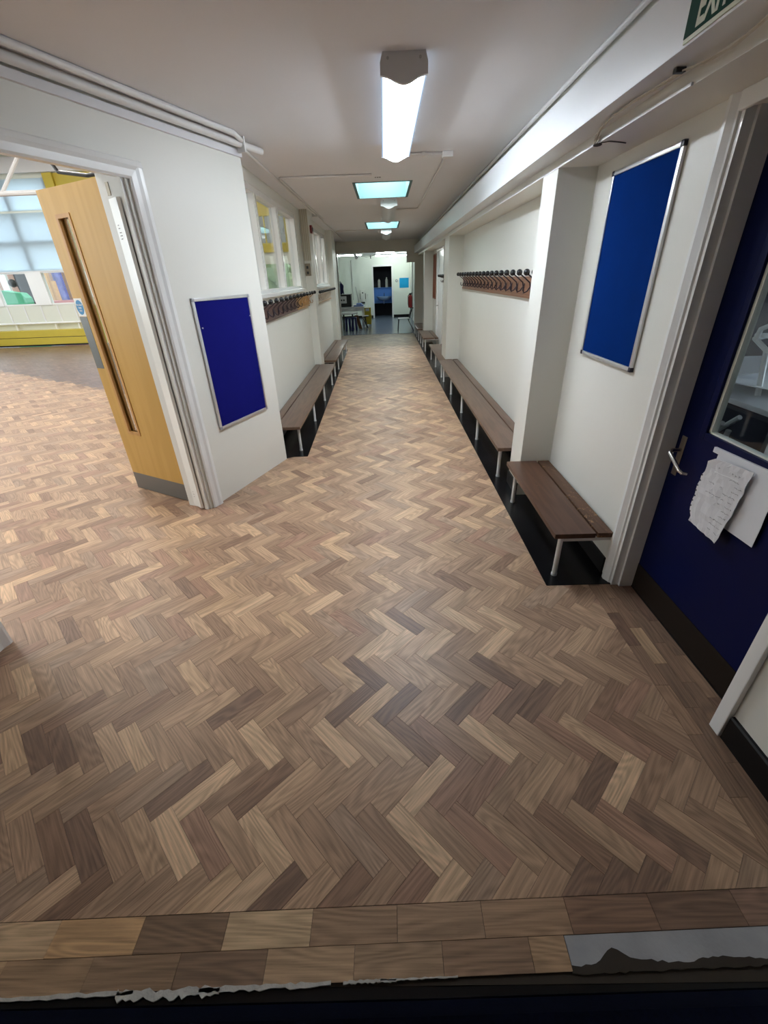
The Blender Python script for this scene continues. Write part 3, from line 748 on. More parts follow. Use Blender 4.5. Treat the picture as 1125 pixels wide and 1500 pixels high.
def on_note(b_, a):
    k = min(int(a * 13), 12); i = min(int(b_ * 10), 9); fa = a * 13 - k; fb = b_ * 10 - i
    g = lambda kk, ii: Vector(rows[kk][ii])
    p = g(k, i) * (1 - fa) * (1 - fb) + g(k, i + 1) * (1 - fa) * fb + g(k + 1, i) * fa * (1 - fb) + g(k + 1, i + 1) * fa * fb
    return (p.x - 0.0016, p.y, p.z)
for ln in range(11):
    a = 0.20 + ln * 0.07
    b0 = 0.62 if ln not in (2, 4) else 0.25
    b_ = b0
    while b_ < 0.93:
        L_ = random.uniform(0.04, 0.11)
        if random.random() < 0.75:
            pts = [on_note(min(b_ + L_ * q / 5, 0.95), a + random.uniform(-0.008, 0.008)) for q in range(6)]
            wr.tube(pts, 0.0007, 4)
        b_ += L_ + 0.02
for q in ((0.30, 0.10), (0.62, 0.11), (0.70, 0.12), (0.78, 0.11)):
    wr.tube([on_note(q[0] + 0.03 * (k % 2), q[1] + 0.01 * k) for k in range(3)], 0.0009, 4)
wr.build('handwriting', MT['ink'], note)['kind'] = 'stuff'
hl = MB()
for k in range(8):
    p = on_note(0.02, 0.30 + k * 0.08); hl.cyl((p[0] - 0.001, p[1], p[2]), (p[0] + 0.001, p[1], p[2]), 0.0032, 8)
hl.build('torn_punch_holes', MT['dark_cap'], note)['kind'] = 'stuff'
tape = MB(); 
tape.tube([on_note(0.22 + 0.6 * k / 8, 0.175 + 0.004 * k / 8) for k in range(9)], 0.0012, 4)
tape.build('clear_tape', MT['white'], note)

# ================================================================== NOTICEBOARDS
def noticeboard(label, T, w_, h_, felt, capm, grp):
    """T(a, b, c): a across, b up, c out from the wall"""
    t = thing('noticeboard', label, 'noticeboard', T(w_ / 2, 0, 0), grp); f = 0.020; d = 0.016
    MB().box(f * 0.6, w_ - f * 0.6, f * 0.6, h_ - f * 0.6, 0.001, 0.010, T=T).build('felt_panel', felt, t)
    for r in ((0, f, f, h_ - f), (w_ - f, w_, f, h_ - f), (f, w_ - f, 0, f), (f, w_ - f, h_ - f, h_)):
        MB().box(r[0], r[1], r[2], r[3], 0.0005, d, 0.003, T=T).build('frame_rail', MT['alu'], t, True)
    for a, b_ in ((0, 0), (w_ - f, 0), (0, h_ - f), (w_ - f, h_ - f)):
        MB().box(a - 0.001, a + f + 0.001, b_ - 0.001, b_ + f + 0.001, 0.0005, d + 0.002, 0.004, T=T).build('corner_cap', capm, t, True)
    return t
nb = noticeboard('royal blue felt noticeboard with silver frame on the angled wall', lambda a, b_, c: ang(-0.783 + a, c, 0.535 + b_), 0.60, 0.882, MT['felt_l'], MT['grey_cap'], 'blue noticeboards')
for a, b_ in ((0.045, 0.70), (0.575, 0.735)):
    MB().cyl(ang(-0.783 + a, 0.0100, 0.535 + b_), ang(-0.783 + a, 0.0145, 0.535 + b_), 0.005, 10).build('drawing_pin', MT['white'], nb)
noticeboard('blue felt noticeboard with dark corner caps above the nearest bench', lambda a, b_, c: (XR - c, 2.692 - a, 1.058 + b_), 0.586, 0.862, MT['felt_r'], MT['dark_cap'], 'blue noticeboards')
t = thing('noticeboard', 'narrow terracotta noticeboard on the far right wall', 'noticeboard', (XR, 11.2, 1.0))
MB().box(XR - 0.015, XR - 0.001, 10.90, 11.46, 1.005, 1.905).build('felt_panel', MT['terracotta'], t)
MB().box(XR - 0.019, XR - 0.015, 10.90, 11.46, 1.005, 1.025).box(XR - 0.019, XR - 0.015, 10.90, 11.46, 1.885, 1.905).box(XR - 0.019, XR - 0.015, 10.90, 10.92, 1.025, 1.885).box(XR - 0.019, XR - 0.015, 11.44, 11.46, 1.025, 1.885).build('frame_rail', MT['rack_m'], t)

# ================================================================== BENCHES
ZB = 0.285
def bench(label, side, y0, y1, feet, wood, back, front=None, gap=True):
    """side +1: along the right wall, -1: along the left wall; planks run along y"""
    xw = XR - 0.014 if side > 0 else XL + 0.014
    X = lambda d: xw - side * d              # d measured from the wall
    wd = 0.305 if side > 0 else 0.318
    if front: wd = front
    t = thing('bench', label, 'bench', (X(wd / 2), (y0 + y1) / 2, 0), 'low cloakroom benches along the corridor walls')
    th = 0.030
    def plank(d0, d1, m, nm, ya, yb):
        a, b_ = sorted((X(d0), X(d1)))
        return MB().box(a, b_, ya, yb, ZB - th, ZB, 0.006).build(nm, m, t, True)
    plank(0.090, wd, wood, 'seat_plank', y0, y1)
    bk = plank(0.0, 0.080, back, 'seat_plank', y0 + 0.002, y1 - 0.002)
    for yy in feet:
        d = wd - 0.045
        MB().cyl((X(d), yy, 0.0025), (X(d), yy, ZB - th), 0.0135, 14).cyl((X(d), yy, 0.0025), (X(d), yy, 0.016), 0.016, 14).build('leg', MT['white_metal'], t, True)
        a, b_ = sorted((X(0.002), X(d - 0.010)))
        MB().box(a, b_, yy - 0.014, yy + 0.014, ZB - th - 0.024, ZB - th, 0.002).build('cross_rail', MT['white_metal'], t)
    return t
bench('worn dark brown bench in front of the blue noticeboard on the right', 1, 1.895, 2.905, (1.922, 2.80), MT['bench'], MT['bench_worn'])
bench('longest right bench, under the long coat rack beyond the first pillar', 1, 3.18, 7.215, (3.267, 4.188, 5.167, 6.10, 6.93), MT['bench_far'], MT['bench_far'])
# right benches past the second pillar
bench('right bench beyond the second pillar, before the white door', 1, 7.79 - 0.55, 9.06, (7.27, 8.183, 9.0), MT['bench_far'], MT['bench_far'], 0.300)
bench('short right bench standing before the third pillar', 1, 10.05, 11.50, (10.08, 10.75, 11.4), MT['bench_far'], MT['bench_far'], 0.33)
bench('farthest right bench between the last pillar and the far room', 1, 11.86, 13.45, (11.95, 12.7, 13.35), MT['bench_far'], MT['bench_far'], 0.34)
bench('left bench nearest the angled wall, under the dark coat rack', -1, 3.905, 7.232, (4.033, 5.024, 5.992, 6.98), MT['bench_far'], MT['bench_far'])
bench('left bench beyond the pillar, under the tan coat rack', -1, 7.575, 10.285, (7.66, 8.30, 9.2, 10.2), MT['bench_far'], MT['bench_far'], 0.30)

# ================================================================== COAT RACKS
def rack(label, side, zb0, zb1, zball, secs, hooks, iron, small=False):
    xw = XR - 0.001 if side > 0 else XL + 0.001
    X = lambda d: xw - side * d
    ya, yb = secs[0][0], secs[-1][1]
    t = thing('coat_rack', label, 'coat rack', (xw, (ya + yb) / 2, zb0), 'coat racks on the corridor walls')
    for (a, b_, m) in secs:
        q = sorted((X(0.0), X(0.020)))
        MB().box(q[0], q[1], a, b_, zb0, zb1, 0.002).build('board', m, t)
        q = sorted((X(0.0), X(0.028)))
        MB().box(q[0], q[1], a, b_, zb0 - 0.012, zb0 + 0.006, 0.002).build('ledge', m, t)
    zm = (zb0 + zb1) / 2
    for y in hooks:
        hm = iron(y)
        h = MB()
        h.tube([(X(0.020), y, zb0 + 0.030), (X(0.026), y, zm - 0.01), (X(0.036), y, zm + 0.030), (X(0.075), y, zb1 - 0.010), (X(0.115), y, zball - 0.012)], 0.0055, 6)
        h.tube([(X(0.022), y, zm + 0.010), (X(0.050), y, zm - 0.030), (X(0.072), y, zm - 0.040), (X(0.084), y, zm - 0.022), (X(0.082), y, zm + 0.002)], 0.0055, 6)
        h.box(min(X(0.019), X(0.024)), max(X(0.019), X(0.024)), y - 0.012, y + 0.012, zb0 + 0.018, zm + 0.022)
        ho = h.build('hook', hm, t, True)
        MB().ball((X(0.125), y, zball), 0.0235, 10).build('ball', MT['ball'], ho, True)
    return t
blk = lambda y: MT['iron']
rack('long brown coat rack above the right bench between the first two pillars', 1, 1.318, 1.461, 1.492, [(3.30, 7.10, MT['rack_m'])], [3.40 + 0.1935 * k for k in range(19)], blk)
rack('short coat rack on the right wall past the second pillar', 1, 1.36, 1.455, 1.478, [(7.95, 9.35, MT['rack_t'])], [8.1 + 0.2 * k for k in range(7)], blk)
LH_ = [4.10 + 0.235 * k for k in range(14)]
rack('left coat rack, dark with its far end coloured as if lit yellow, below the nearer windows', -1, 1.160, 1.298, 1.330, [(3.97, 6.18, MT['rack_d']), (6.182, 7.20, MT['rack_lit'])], [y for y in LH_ if y < 7.18], lambda y: MT['rack_lit'] if y > 6.3 else MT['iron'])
rack('tan coat rack on the left wall beyond the pillar', -1, 1.135, 1.262, 1.315, [(7.62, 10.24, MT['rack_t'])], [7.75 + 0.235 * k for k in range(11)], lambda y: MT['white_metal'])

# ================================================================== CEILING LAMPS
def ceiling_lamp(label, y0, y1, xc, lit):
    w_ = 0.207; x0, x1 = xc - w_ / 2, xc + w_ / 2; zt = ZC; ze = ZC - 0.062
    t = thing('ceiling_lamp', label, 'ceiling lamp', (xc, (y0 + y1) / 2, zt), 'ceiling lamps down the corridor')
    MB().box(x0 + 0.012, x1 - 0.012, y0 + 0.02, y1 - 0.02, zt - 0.028, zt).build('housing', MT['cap'], t)
    n = 14
    prof = [(x0, ze + 0.03)]
    for k in range(n + 1):
        u = -1 + 2 * k / n
        prof.append((xc + u * w_ / 2, ze - 0.012 - 0.030 * (0.5 + 0.5 * math.cos(PI * min(1, abs(u) * 1.05)))))
    prof.append((x1, ze + 0.03))
    MB().prism(prof, y0 + 0.02, y1 - 0.02, T=lambda x, z, y: (x, y, z)).build('diffuser', MT['diff'] if lit else MT['off_diff'], t)
    cp = [(x0 + 0.008, zt)] + [(xc + (x - xc) * 1.03, z - 0.003) for x, z in prof] + [(x1 - 0.008, zt)]
    for a, b_ in ((y0, y0 + 0.02), (y1 - 0.02, y1)):
        o = MB().prism(cp, a, b_, T=lambda x, z, y: (x, y, z)).build('end_cap', MT['cap'], t)
        if a == y0:
            for dx in (-0.072, 0.072):
                MB().cyl((xc + dx, y0 - 0.002, zt - 0.022), (xc + dx, y0 + 0.001, zt - 0.022), 0.006, 10).build('screw', MT['grey_pl'], o)
    return t
ceiling_lamp('lit fluorescent ceiling lamp nearest the viewer', 2.60, 4.12, 0.118, True)
ceiling_lamp('unlit ceiling lamp between the two skylights', 6.62, 8.30, 0.095, False)
ceiling_lamp('unlit ceiling lamp farthest down the corridor, beside the smoke detector', 10.45, 12.1, 0.080, False)
MB_ = MB().lathe([(0.058, 0.0), (0.058, -0.012), (0.050, -0.03), (0.030, -0.044), (0.0, -0.046)][:4], (-0.050, 10.9, ZC), 20)
tag(MB_.build('smoke_detector', MT['white'], None, True), 'small round white smoke detector on the far corridor ceiling', 'detector')

# ================================================================== CONDUITS
def pipe(name, label, pts, r, extra=(), grp=None, m=None):
    t = thing(name, label, 'conduit', pts[0], grp)
    MB().tube(pts, r, 10).build('pipe', m or MT['conduit'], t, True)
    for (nm, b_) in extra: b_.build(nm, MT['conduit'], t)
    return t
za = ZC - 0.030
bk = MB()
bk.box(-0.06, -0.045, 0.03, 0.09, ZC - 0.085, ZC, T=ang)
pipe('conduit', 'lower white pipe above the oak doorway, running past the wall corner', [ang(-4.0, 0.055, 2.322), ang(0.185, 0.055, 2.322)], 0.022, [('bracket', bk)])
pipe('conduit', 'upper white trunking along the ceiling edge above the oak doorway', [ang(-4.0, 0.120, ZC - 0.016), ang(-0.20, 0.120, ZC - 0.016), ang(-0.06, 0.070, ZC - 0.022)], 0.016)
MB_ = MB().box(-4.0, -0.005, 0.0005, 0.020, 2.262, 2.300, T=ang)
struct(MB_.build('shade_strip', MT['ceil']))  # strip stands in for the grey shade band below the pipes
zc_ = ZC - 0.011
pipe('conduit', 'thin white conduit along the ceiling above the left windows', [(-1.0, 3.95, zc_), (-1.005, 7.9, zc_), (-1.005, YF - 0.02, zc_)], 0.011, [('junction_box', MB().box(-1.05, -0.97, 7.75, 7.87, ZC - 0.04, ZC - 0.0005, 0.004))])
pipe('conduit', 'bent white conduit crossing the ceiling before the first skylight', [(-0.085, 5.09, zc_), (-0.945, 5.06, zc_), (-0.965, 5.09, zc_), (-0.965, 8.35, zc_)], 0.010)
pipe('conduit', 'short white conduit crossing the ceiling before the farther skylight', [(-0.28, 10.5, zc_), (-0.96, 10.5, zc_)], 0.010)
pipe('conduit', 'white conduit with junction box right of the lit lamp', [(0.215, 4.36, zc_), (0.54, 4.39, zc_), (0.530, 7.52, zc_), (0.50, 7.57, zc_), (0.2, 7.57, zc_)], 0.010, [('junction_box', MB().box(0.50, 0.582, 4.345, 4.43, ZC - 0.04, ZC - 0.0005, 0.004)), ('clip', MB().box(0.335, 0.36, 4.35, 4.395, ZC - 0.026, ZC - 0.0005))])
pipe('conduit', 'long white conduit along the right edge of the ceiling', [(0.992, -2.5, ZC - 0.013), (0.992, YF - 0.02, ZC - 0.013)], 0.012)

# ================================================================== EXIT SIGN, CABLES
ex = thing('exit_sign', 'green exit sign with cream letters on the overhead boxing', 'sign', (0.849, 1.5, 2.03))
xs = 0.8488
MB().box(xs - 0.003, xs + 0.001, 1.30, 1.655, 2.031, 2.192).build('backing', MT['sign_cream'], ex)
MB().box(xs - 0.0045, xs - 0.003, 1.31, 1.655, 2.041, 2.184).build('green_field', MT['sign_green'], ex)
text_mesh('EXIT', 0.105, lambda x, y, z: (xs - 0.0048 - z, 1.609 - x * 0.60, 2.0515 + y), MT['sign_cream'], 'lettering', ex, 0.0006, bold=0.003)
cb = thing('cable', 'loose cream cables hanging under the boxing above the blue door', 'cable', (0.93, 1.9, 2.02))
random.seed(7)
zt = 2.022
k1 = [(0.955, 2.44, 1.995), (0.935, 2.36, 2.012), (0.915, 2.20, zt - 0.004), (0.918, 2.05, zt - 0.003), (0.925, 1.90, zt - 0.006), (0.932, 1.78, zt - 0.004), (0.945, 1.70, 2.008), (0.955, 1.60, 2.005), (0.940, 1.45, 2.012), (0.930, 1.25, 2.012)]
for q in range(3):
    pts = [(x - 0.006 + 0.004 * q + random.uniform(-0.003, 0.003), y, min(z + random.uniform(-0.003, 0.003), zt - 0.004)) for x, y, z in k1]
    MB().tube(pts, 0.0022, 6).build('strand', MT['cable'], cb, True)
for q in range(3):
    MB().tube([(0.957, 2.46, 1.985 + 0.004 * q), (0.952, 2.43 - 0.01 * q, 1.999), (0.955, 2.39, 1.994 + 0.003 * q), (0.958, 2.44, 1.978)], 0.0025, 6).build('strand', MT['cable'], cb, True)
MB().box(0.905, 0.935, 1.775, 1.795, 2.012, 2.0245, 0.002).build('clip', MT['dark'], cb)
MB().ball((0.962, 2.43, 1.9765), 0.016, 10, (1.2, 1.3, 0.35)).build('knot', MT['dust'], cb)
MB().tube([(0.972, 2.42, 1.981), (1.0, 2.40, 1.981), (1.05, 2.42, 1.981), (1.09, 2.44, 1.981)], 0.002, 6).build('strand', MT['dust'], cb)

# small wall fittings on the left pillar
t = thing('switch_panel', 'small dark bronze switch plate on the left pillar', 'switch', (-1.10, 7.245, 1.55))
MB().box(-1.155, -1.075, 7.238, 7.2495, 1.545, 1.705, 0.003).build('plate', MT['brass'], t)
for z in (1.585, 1.655):
    MB().box(-1.135, -1.105, 7.230, 7.238, z - 0.018, z + 0.018, 0.003).build('rocker', MT['dark'], t)
t = thing('fire_alarm', 'small dark red alarm box high on the left pillar', 'alarm', (-1.04, 7.41, 2.08))
MB().box(-1.0495, -1.018, 7.37, 7.46, 2.085, 2.185, 0.006).build('body', MT['alarm_red'], t)
MB().lathe([(0.03, 0.0), (0.03, 0.008), (0.018, 0.012)], (-1.018, 7.415, 2.135), 14, 'x').build('button', MT['dark'], t)

# white door on the far right wall
d3 = sempty('door_3', (XR, 10.1, 0)); d3['label'] = 'white door on the far right wall before the terracotta noticeboard'
MB().box(XR + 0.012, XR + 0.052, 9.635, 10.585, 0.005, 1.935).build('door_panel', MT['gloss'], d3)
MB().box(XR - 0.016, XR, 9.54, 9.60, 0, 1.98).box(XR - 0.016, XR, 10.62, 10.68, 0, 1.98).box(XR - 0.016, XR, 9.60, 10.62, 1.93, 1.98).box(XR, XR + 0.1, 9.60, 9.635, 0, 1.97).box(XR, XR + 0.1, 10.585, 10.62, 0, 1.97).box(XR, XR + 0.1, 9.635, 10.585, 1.935, 1.97).build('door_frame', MT['gloss'], d3)
MB().tube([(XR + 0.012, 10.46, 0.90), (XR - 0.03, 10.46, 0.90), (XR - 0.036, 10.45, 0.90), (XR - 0.036, 10.36, 0.90)], 0.010, 8).box(XR + 0.006, XR + 0.012, 10.44, 10.48, 0.82, 0.98).build('handle', MT['chrome'], d3, True)

# ================================================================== END WALL WITH THE OPENING
OX0, OX1, OX2, OZ1, OZ2 = -1.28, 0.648, 0.868, 2.085, 1.82
w = MB(); y0, y1 = YF, YF + 0.18
w.box(-2.12, OX0, y0, y1, 0, 2.6).box(OX0, OX1, y0, y1, OZ1, 2.6).box(OX1, OX2, y0, y1, OZ2, 2.6).box(OX2, 1.32, y0, y1, 0, 2.6)
struct(w.build('wall_back', MT['wall']))
tr5 = struct(MB().box(OX0, OX0 + 0.02, YF - 0.012, YF + 0.18, 0, OZ1).build('trim_5', MT['gloss']))
# ================================================================== FAR ROOM
YB = 19.46
struct(MB().box(-2.12, 1.3, YF + 0.1, YB + 1.6, -0.12, 0.0).build('floor_far_room', MT['vinyl_blue']))
w = MB(); DX0, DX1, DZ = -0.415, 0.315, 1.85
w.box(-2.12, DX0, YB, YB + 0.12, 0, 2.5).box(DX1, 1.3, YB, YB + 0.12, 0, 2.5).box(DX0, DX1, YB, YB + 0.12, DZ, 2.5)
struct(w.build('wall_far', MT['far_wall']))
struct(MB().box(1.07, 1.3, YF + 0.18, YB, 0, 2.5).build('wall_far_right', MT['far_wall']))
struct(MB().box(-2.12, -2.0, YF + 0.18, YB, 0, 2.5).build('wall_far_left', MT['far_wall']))
struct(MB().box(-2.12, 1.3, YF + 0.18, YB + 0.1, 2.235, 2.36).build('ceiling_far', MT['white']))
struct(MB().box(-2.0, DX0 - 0.06, YB - 0.015, YB, 0, 0.10).box(DX1 + 0.06, 1.07, YB - 0.015, YB, 0, 0.10).build('baseboard_far', MT['skirt']))
struct(MB().box(DX0 - 0.06, DX0, YB - 0.018, YB + 0.12, 0, DZ + 0.06).box(DX1, DX1 + 0.06, YB - 0.018, YB + 0.12, 0, DZ + 0.06).box(DX0, DX1, YB - 0.018, YB + 0.12, DZ, DZ + 0.06).build('trim_6', MT['gloss']))
# washroom behind the doorway
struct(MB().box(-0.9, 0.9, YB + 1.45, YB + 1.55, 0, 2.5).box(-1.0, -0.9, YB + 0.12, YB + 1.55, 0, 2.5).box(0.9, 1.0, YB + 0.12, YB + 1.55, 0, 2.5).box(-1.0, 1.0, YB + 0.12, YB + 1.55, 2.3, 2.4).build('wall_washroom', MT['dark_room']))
yw = YB + 0.80
t = thing('wash_basin', 'pale blue wash basin with backsplash seen through the dark doorway', 'basin', (-0.02, yw, 0.5))
MB().box(-0.62, 0.60, yw + 0.02, yw + 0.06, 0.50, 1.079).build('backsplash', MT['basin_blue'], t)
bs = MB(); n = 24
prof_ = [(0.05, -0.16), (0.20, -0.12), (0.30, -0.03), (0.32, 0.0), (0.29, 0.0), (0.24, -0.06), (0.05, -0.10)]
bs.lathe(prof_, (0.0, 0, 0), n)
for v in bs.bm.verts: v.co = Vector((0.0 + v.co.x * 1.0, yw - 0.20 + v.co.y * 0.68, 0.765 + v.co.z))
bs.build('bowl', MT['basin'], t, True)
MB().tube([(0.0, yw - 0.02, 0.77), (0.0, yw - 0.02, 0.86), (0.0, yw - 0.06, 0.88), (0.0, yw - 0.10, 0.86)], 0.011, 8).build('tap', MT['dark'], t, True)
MB().tube([(-0.02, yw - 0.16, 0.61), (-0.02, yw - 0.16, 0.50), (-0.02, yw + 0.01, 0.48)], 0.018, 8).build('waste_pipe', MT['basin'], t, True)
def bottle(label, x, h, r, m, capm):
    t = thing('soap_dispenser', label, 'dispenser', (x, yw - 0.0, 1.1))
    MB().lathe([(r, 0), (r, h * 0.7), (r * 0.75, h * 0.82), (r * 0.35, h * 0.86), (r * 0.35, h * 0.9)], (x, yw + 0.005, 1.1), 14).build('body', m, t, True)
    MB().lathe([(r * 0.55, 0), (r * 0.55, h * 0.06), (r * 0.2, h * 0.1)], (x, yw + 0.005, 1.1 + h * 0.9), 12).build('pump', capm, t, True)
MB_ = MB().box(-0.62, 0.60, yw - 0.05, yw + 0.06, 1.08, 1.10)
tag(MB_.build('shelf', MT['basin_blue']), 'narrow blue ledge on top of the washroom backsplash', 'shelf')
bottle('dark banded soap dispenser on the washroom ledge', -0.20, 0.34, 0.055, MT['wc_white'], MT['dark'])
bottle('tall white soap dispenser on the washroom ledge', 0.115, 0.37, 0.055, MT['wc_white'], MT['wc_white'])
# strip lights
for lb, x0, x1, y in (('long lit strip light above the far doorway', -0.29, 0.98, 18.6), ('shorter lit strip light nearer on the far room ceiling', -0.22, 0.36, 16.2), ('lit strip light at the left of the far room ceiling', -1.55, -0.75, 17.2)):
    t = thing('strip_light', lb, 'strip light', ((x0 + x1) / 2, y, 2.235), 'strip lights in the far room')
    MB().box(x0 - 0.02, x1 + 0.02, y - 0.04, y + 0.04, 2.195, 2.2345, 0.004).build('batten', MT['white'], t)
    MB().cyl((x0, y, 2.178), (x1, y, 2.178), 0.016, 12).build('tube', MT['tube'], t)
t = thing('spotlight', 'white spotlight on a black cable under the far room ceiling', 'spotlight', (-0.90, 16.0, 2.2))
MB().tube([(-0.93, 16.0, 2.17), (-0.85, 15.8, 2.06)], [0.03, 0.055], 12).build('shade', MT['white'], t, True)
MB().tube([(-0.93, 16.0, 2.17), (-0.93, 16.0, 2.234)], 0.012, 8).build('stem', MT['grey_pl'], t)
t = thing('cable_bracket', 'black cable with bracket under the far room ceiling', 'cable', (-0.5, 17.2, 2.1))
MB().tube([(-0.92, 17.2, 2.12), (-0.75, 17.2, 2.145), (-0.6, 17.2, 2.115), (-0.42, 17.2, 2.125), (-0.25, 17.2, 2.19), (-0.2, 17.2, 2.234)], 0.008, 6).build('cord', MT['dark'], t, True)
MB().box(-0.45, -0.415, 17.18, 17.22, 2.06, 2.15).build('bracket', MT['dark'], t)
tag(MB().tube([(-1.27, YB - 0.02, 0.7), (-1.27, YB - 0.02, 2.1)], 0.014, 8).build('wall_pipe', MT['grey_pl'], None, True), 'thin grey vertical pipe on the far pale wall', 'pipe')
tag(MB().box(0.63, 1.0, YB - 0.006, YB - 0.0005, 1.075, 1.425).build('poster', MT['poster']), 'plain bright blue poster right of the far doorway', 'poster')
t = thing('thermostat', 'small round wall dial left of the bright blue poster', 'thermostat', (0.515, YB, 1.34))
MB().lathe([(0.055, 0.0), (0.055, -0.02), (0.03, -0.03)], (0.515, YB - 0.0005, 1.335), 16, 'y').build('dial', MT['grey_pl'], t)
MB().lathe([(0.02, 0.0), (0.02, -0.008)], (0.515, YB - 0.03, 1.335), 12, 'y').build('knob', MT['white'], t)
t = thing('paper_dispenser', 'white dispenser with black trim on the far wall above the desk', 'dispenser', (-0.87, YB, 0.55))
MB().box(-0.97, -0.77, YB - 0.10, YB - 0.0005, 0.60, 1.06, 0.02).build('body', MT['wc_white'], t, True)
MB().box(-0.95, -0.79, YB - 0.105, YB - 0.09, 0.56, 0.62, 0.004).build('tray', MT['dark'], t)
MB().box(-0.985, -0.965, YB - 0.08, YB - 0.02, 0.72, 0.93).box(-0.775, -0.755, YB - 0.08, YB - 0.02, 0.72, 0.93).build('side_clip', MT['dark'], t)
MB().cyl((-0.87, YB - 0.103, 0.95), (-0.87, YB - 0.098, 0.95), 0.025, 12).build('window', MT['dark'], t)
tag(MB().tube([(-1.20, YB - 0.06, 0.02), (-1.05, YB - 0.03, 0.65), (-1.15, YB - 0.02, 1.18)], 0.012, 8).build('mop', MT['grey_pl'], None, True), 'thin grey mop leaning on the far wall', 'mop')
tag(MB().tube([(-0.665, 16.42, 0.30), (-0.66, YB - 0.6, 0.9)], 0.010, 8).build('broom', MT['grey_pl'], None, True), 'thin pale broom stick standing in the yellow mop bucket', 'broom')
# desk and what is on it
t = thing('desk', 'white desk at the left of the far room', 'desk', (-1.3, 16.0, 0))
MB().box(-1.95, -0.70, 15.6, 16.55, 0.625, 0.655, 0.004).build('desk_top', MT['white'], t)
MB().box(-1.93, -0.72, 15.63, 15.65, 0.52, 0.625).build('apron', MT['white'], t)
for x in (-1.92, -0.74):
    for y in (15.64, 16.5):
        MB().box(x - 0.02, x + 0.02, y - 0.02, y + 0.02, 0.0, 0.625).build('leg', MT['white_metal'], t)
t = thing('amplifier_case', 'black case with silver front panel and two knobs on the desk', 'case', (-1.4, 15.9, 0.655))
MB().box(-1.95, -1.10, 15.66, 16.2, 0.656, 1.025, 0.01).build('body', MT['dark'], t)
MB().box(-1.90, -1.245, 15.652, 15.66, 0.765, 0.975, 0.003).build('front_panel', MT['alu'], t)
for x in (-1.41, -1.33):
    MB().cyl((x, 15.652, 0.86), (x, 15.63, 0.86), 0.026, 14).build('knob', MT['dark'], t)
bm_ = MB().ball((-1.60, 15.9, 1.19), 1.0, 20, (0.285, 0.17, 0.20))
for v in bm_.bm.verts:
    v.co.x += 0.03 * math.sin(v.co.z * 20); v.co.z = max(v.co.z, 1.026)
t = thing('bag', 'navy fabric bag slumped on top of the black case', 'bag', (-1.6, 15.9, 1.025))
bm_.build('body', MT['fabric_navy'], t, True)
MB().tube([(-1.50, 15.80, 1.33), (-1.42, 15.78, 1.40), (-1.36, 15.78, 1.30), (-1.345, 15.8, 1.12), (-1.33, 15.8, 1.03)], 0.014, 8).build('strap', MT['fabric_navy'], t, True)
for i, (lb, z, m, a) in enumerate((('blue folder lying under the papers on the desk', 0.656, MT['folder'], 0.0), ('pale blue folder at the top of the pile on the desk', 0.705, MT['folder'], 0.25))):
    o = MB().box(-1.02 + 0.08 * i, -0.71 - 0.05 * i, 15.70 + 0.05 * i, 16.1, z, z + 0.035, 0.004).build('folder', m); tag(o, lb, 'folder')
tag(MB().box(-1.06, -0.76, 15.72, 16.08, 0.692, 0.704).build('paper_stack', MT['white']), 'thin stack of white paper between the two blue folders', 'paper')
# low trolley, stools, boards, bucket
t = thing('low_table', 'low white table in front of the desk', 'table', (-1.15, 15.25, 0))
MB().lathe([(0.30, 0.0), (0.32, 0.01), (0.32, 0.03), (0.30, 0.035)], (-1.20, 15.25, 0.475), 28).build('table_top', MT['white'], t)
for k in range(4):
    a = PI / 4 + k * PI / 2
    MB().cyl((-1.20 + 0.22 * math.cos(a), 15.25 + 0.22 * math.sin(a), 0.0), (-1.20 + 0.20 * math.cos(a), 15.25 + 0.20 * math.sin(a), 0.476), 0.014, 8).build('leg', MT['dark'], t)
for lb, x, y in (('navy plastic stool under the low white table, left one', -1.19, 14.92), ('navy plastic stool under the low white table, right one', -0.99, 14.98)):
    t = thing('stool', lb, 'stool', (x, y, 0), 'navy stools under the low table')
    MB().lathe([(0.085, 0.36), (0.10, 0.37), (0.10, 0.385), (0.085, 0.39)], (x, y, 0), 18).build('seat', MT['plastic_navy'], t)
    for k in range(4):
        a = PI / 4 + k * PI / 2
        MB().tube([(x + 0.09 * math.cos(a), y + 0.09 * math.sin(a), 0), (x + 0.07 * math.cos(a), y + 0.07 * math.sin(a), 0.365)], 0.034, 8).build('leg', MT['plastic_navy'], t)
o = MB(); o.prism([(-0.99, 0.42), (-0.87, 0.42), (-0.75, 0.005), (-0.86, 0.005)], 15.28, 15.31, T=lambda x, z, y: (x, y, z))
tag(o.build('leaning_board', MT['brown_board']), 'brown board leaning beside the navy stools', 'board')
t = thing('folding_stool', 'black frame of a folded stool beside the yellow mop bucket', 'stool', (-0.68, 15.3, 0))
MB().tube([(-0.52, 15.45, 0.385), (-0.74, 15.42, 0.33), (-0.56, 15.35, 0.02)], 0.018, 8).build('frame', MT['dark'], t)
MB().tube([(-0.66, 15.55, 0.36), (-0.61, 15.52, 0.02)], 0.016, 8).build('leg', MT['dark'], t)
MB().box(-0.76, -0.53, 15.40, 15.56, 0.375, 0.392, 0.004).build('seat', MT['white'], t)
t = thing('mop_bucket', 'yellow mop bucket with wringer beside the desk', 'bucket', (-0.58, 16.3, 0))
MB().prism([(-0.70, 0.05), (-0.48, 0.05), (-0.465, 0.34), (-0.715, 0.34)], 16.22, 16.58, T=lambda x, z, y: (x, y, z)).build('tub', MT['plastic_y'], t)
MB().prism([(-0.70, 0.34), (-0.48, 0.34), (-0.475, 0.575), (-0.705, 0.575)], 16.26, 16.40, T=lambda x, z, y: (x, y, z)).build('wringer', MT['plastic_y'], t)
MB().box(-0.665, -0.535, 16.252, 16.26, 0.47, 0.555).build('label_plate', MT['white'], t)
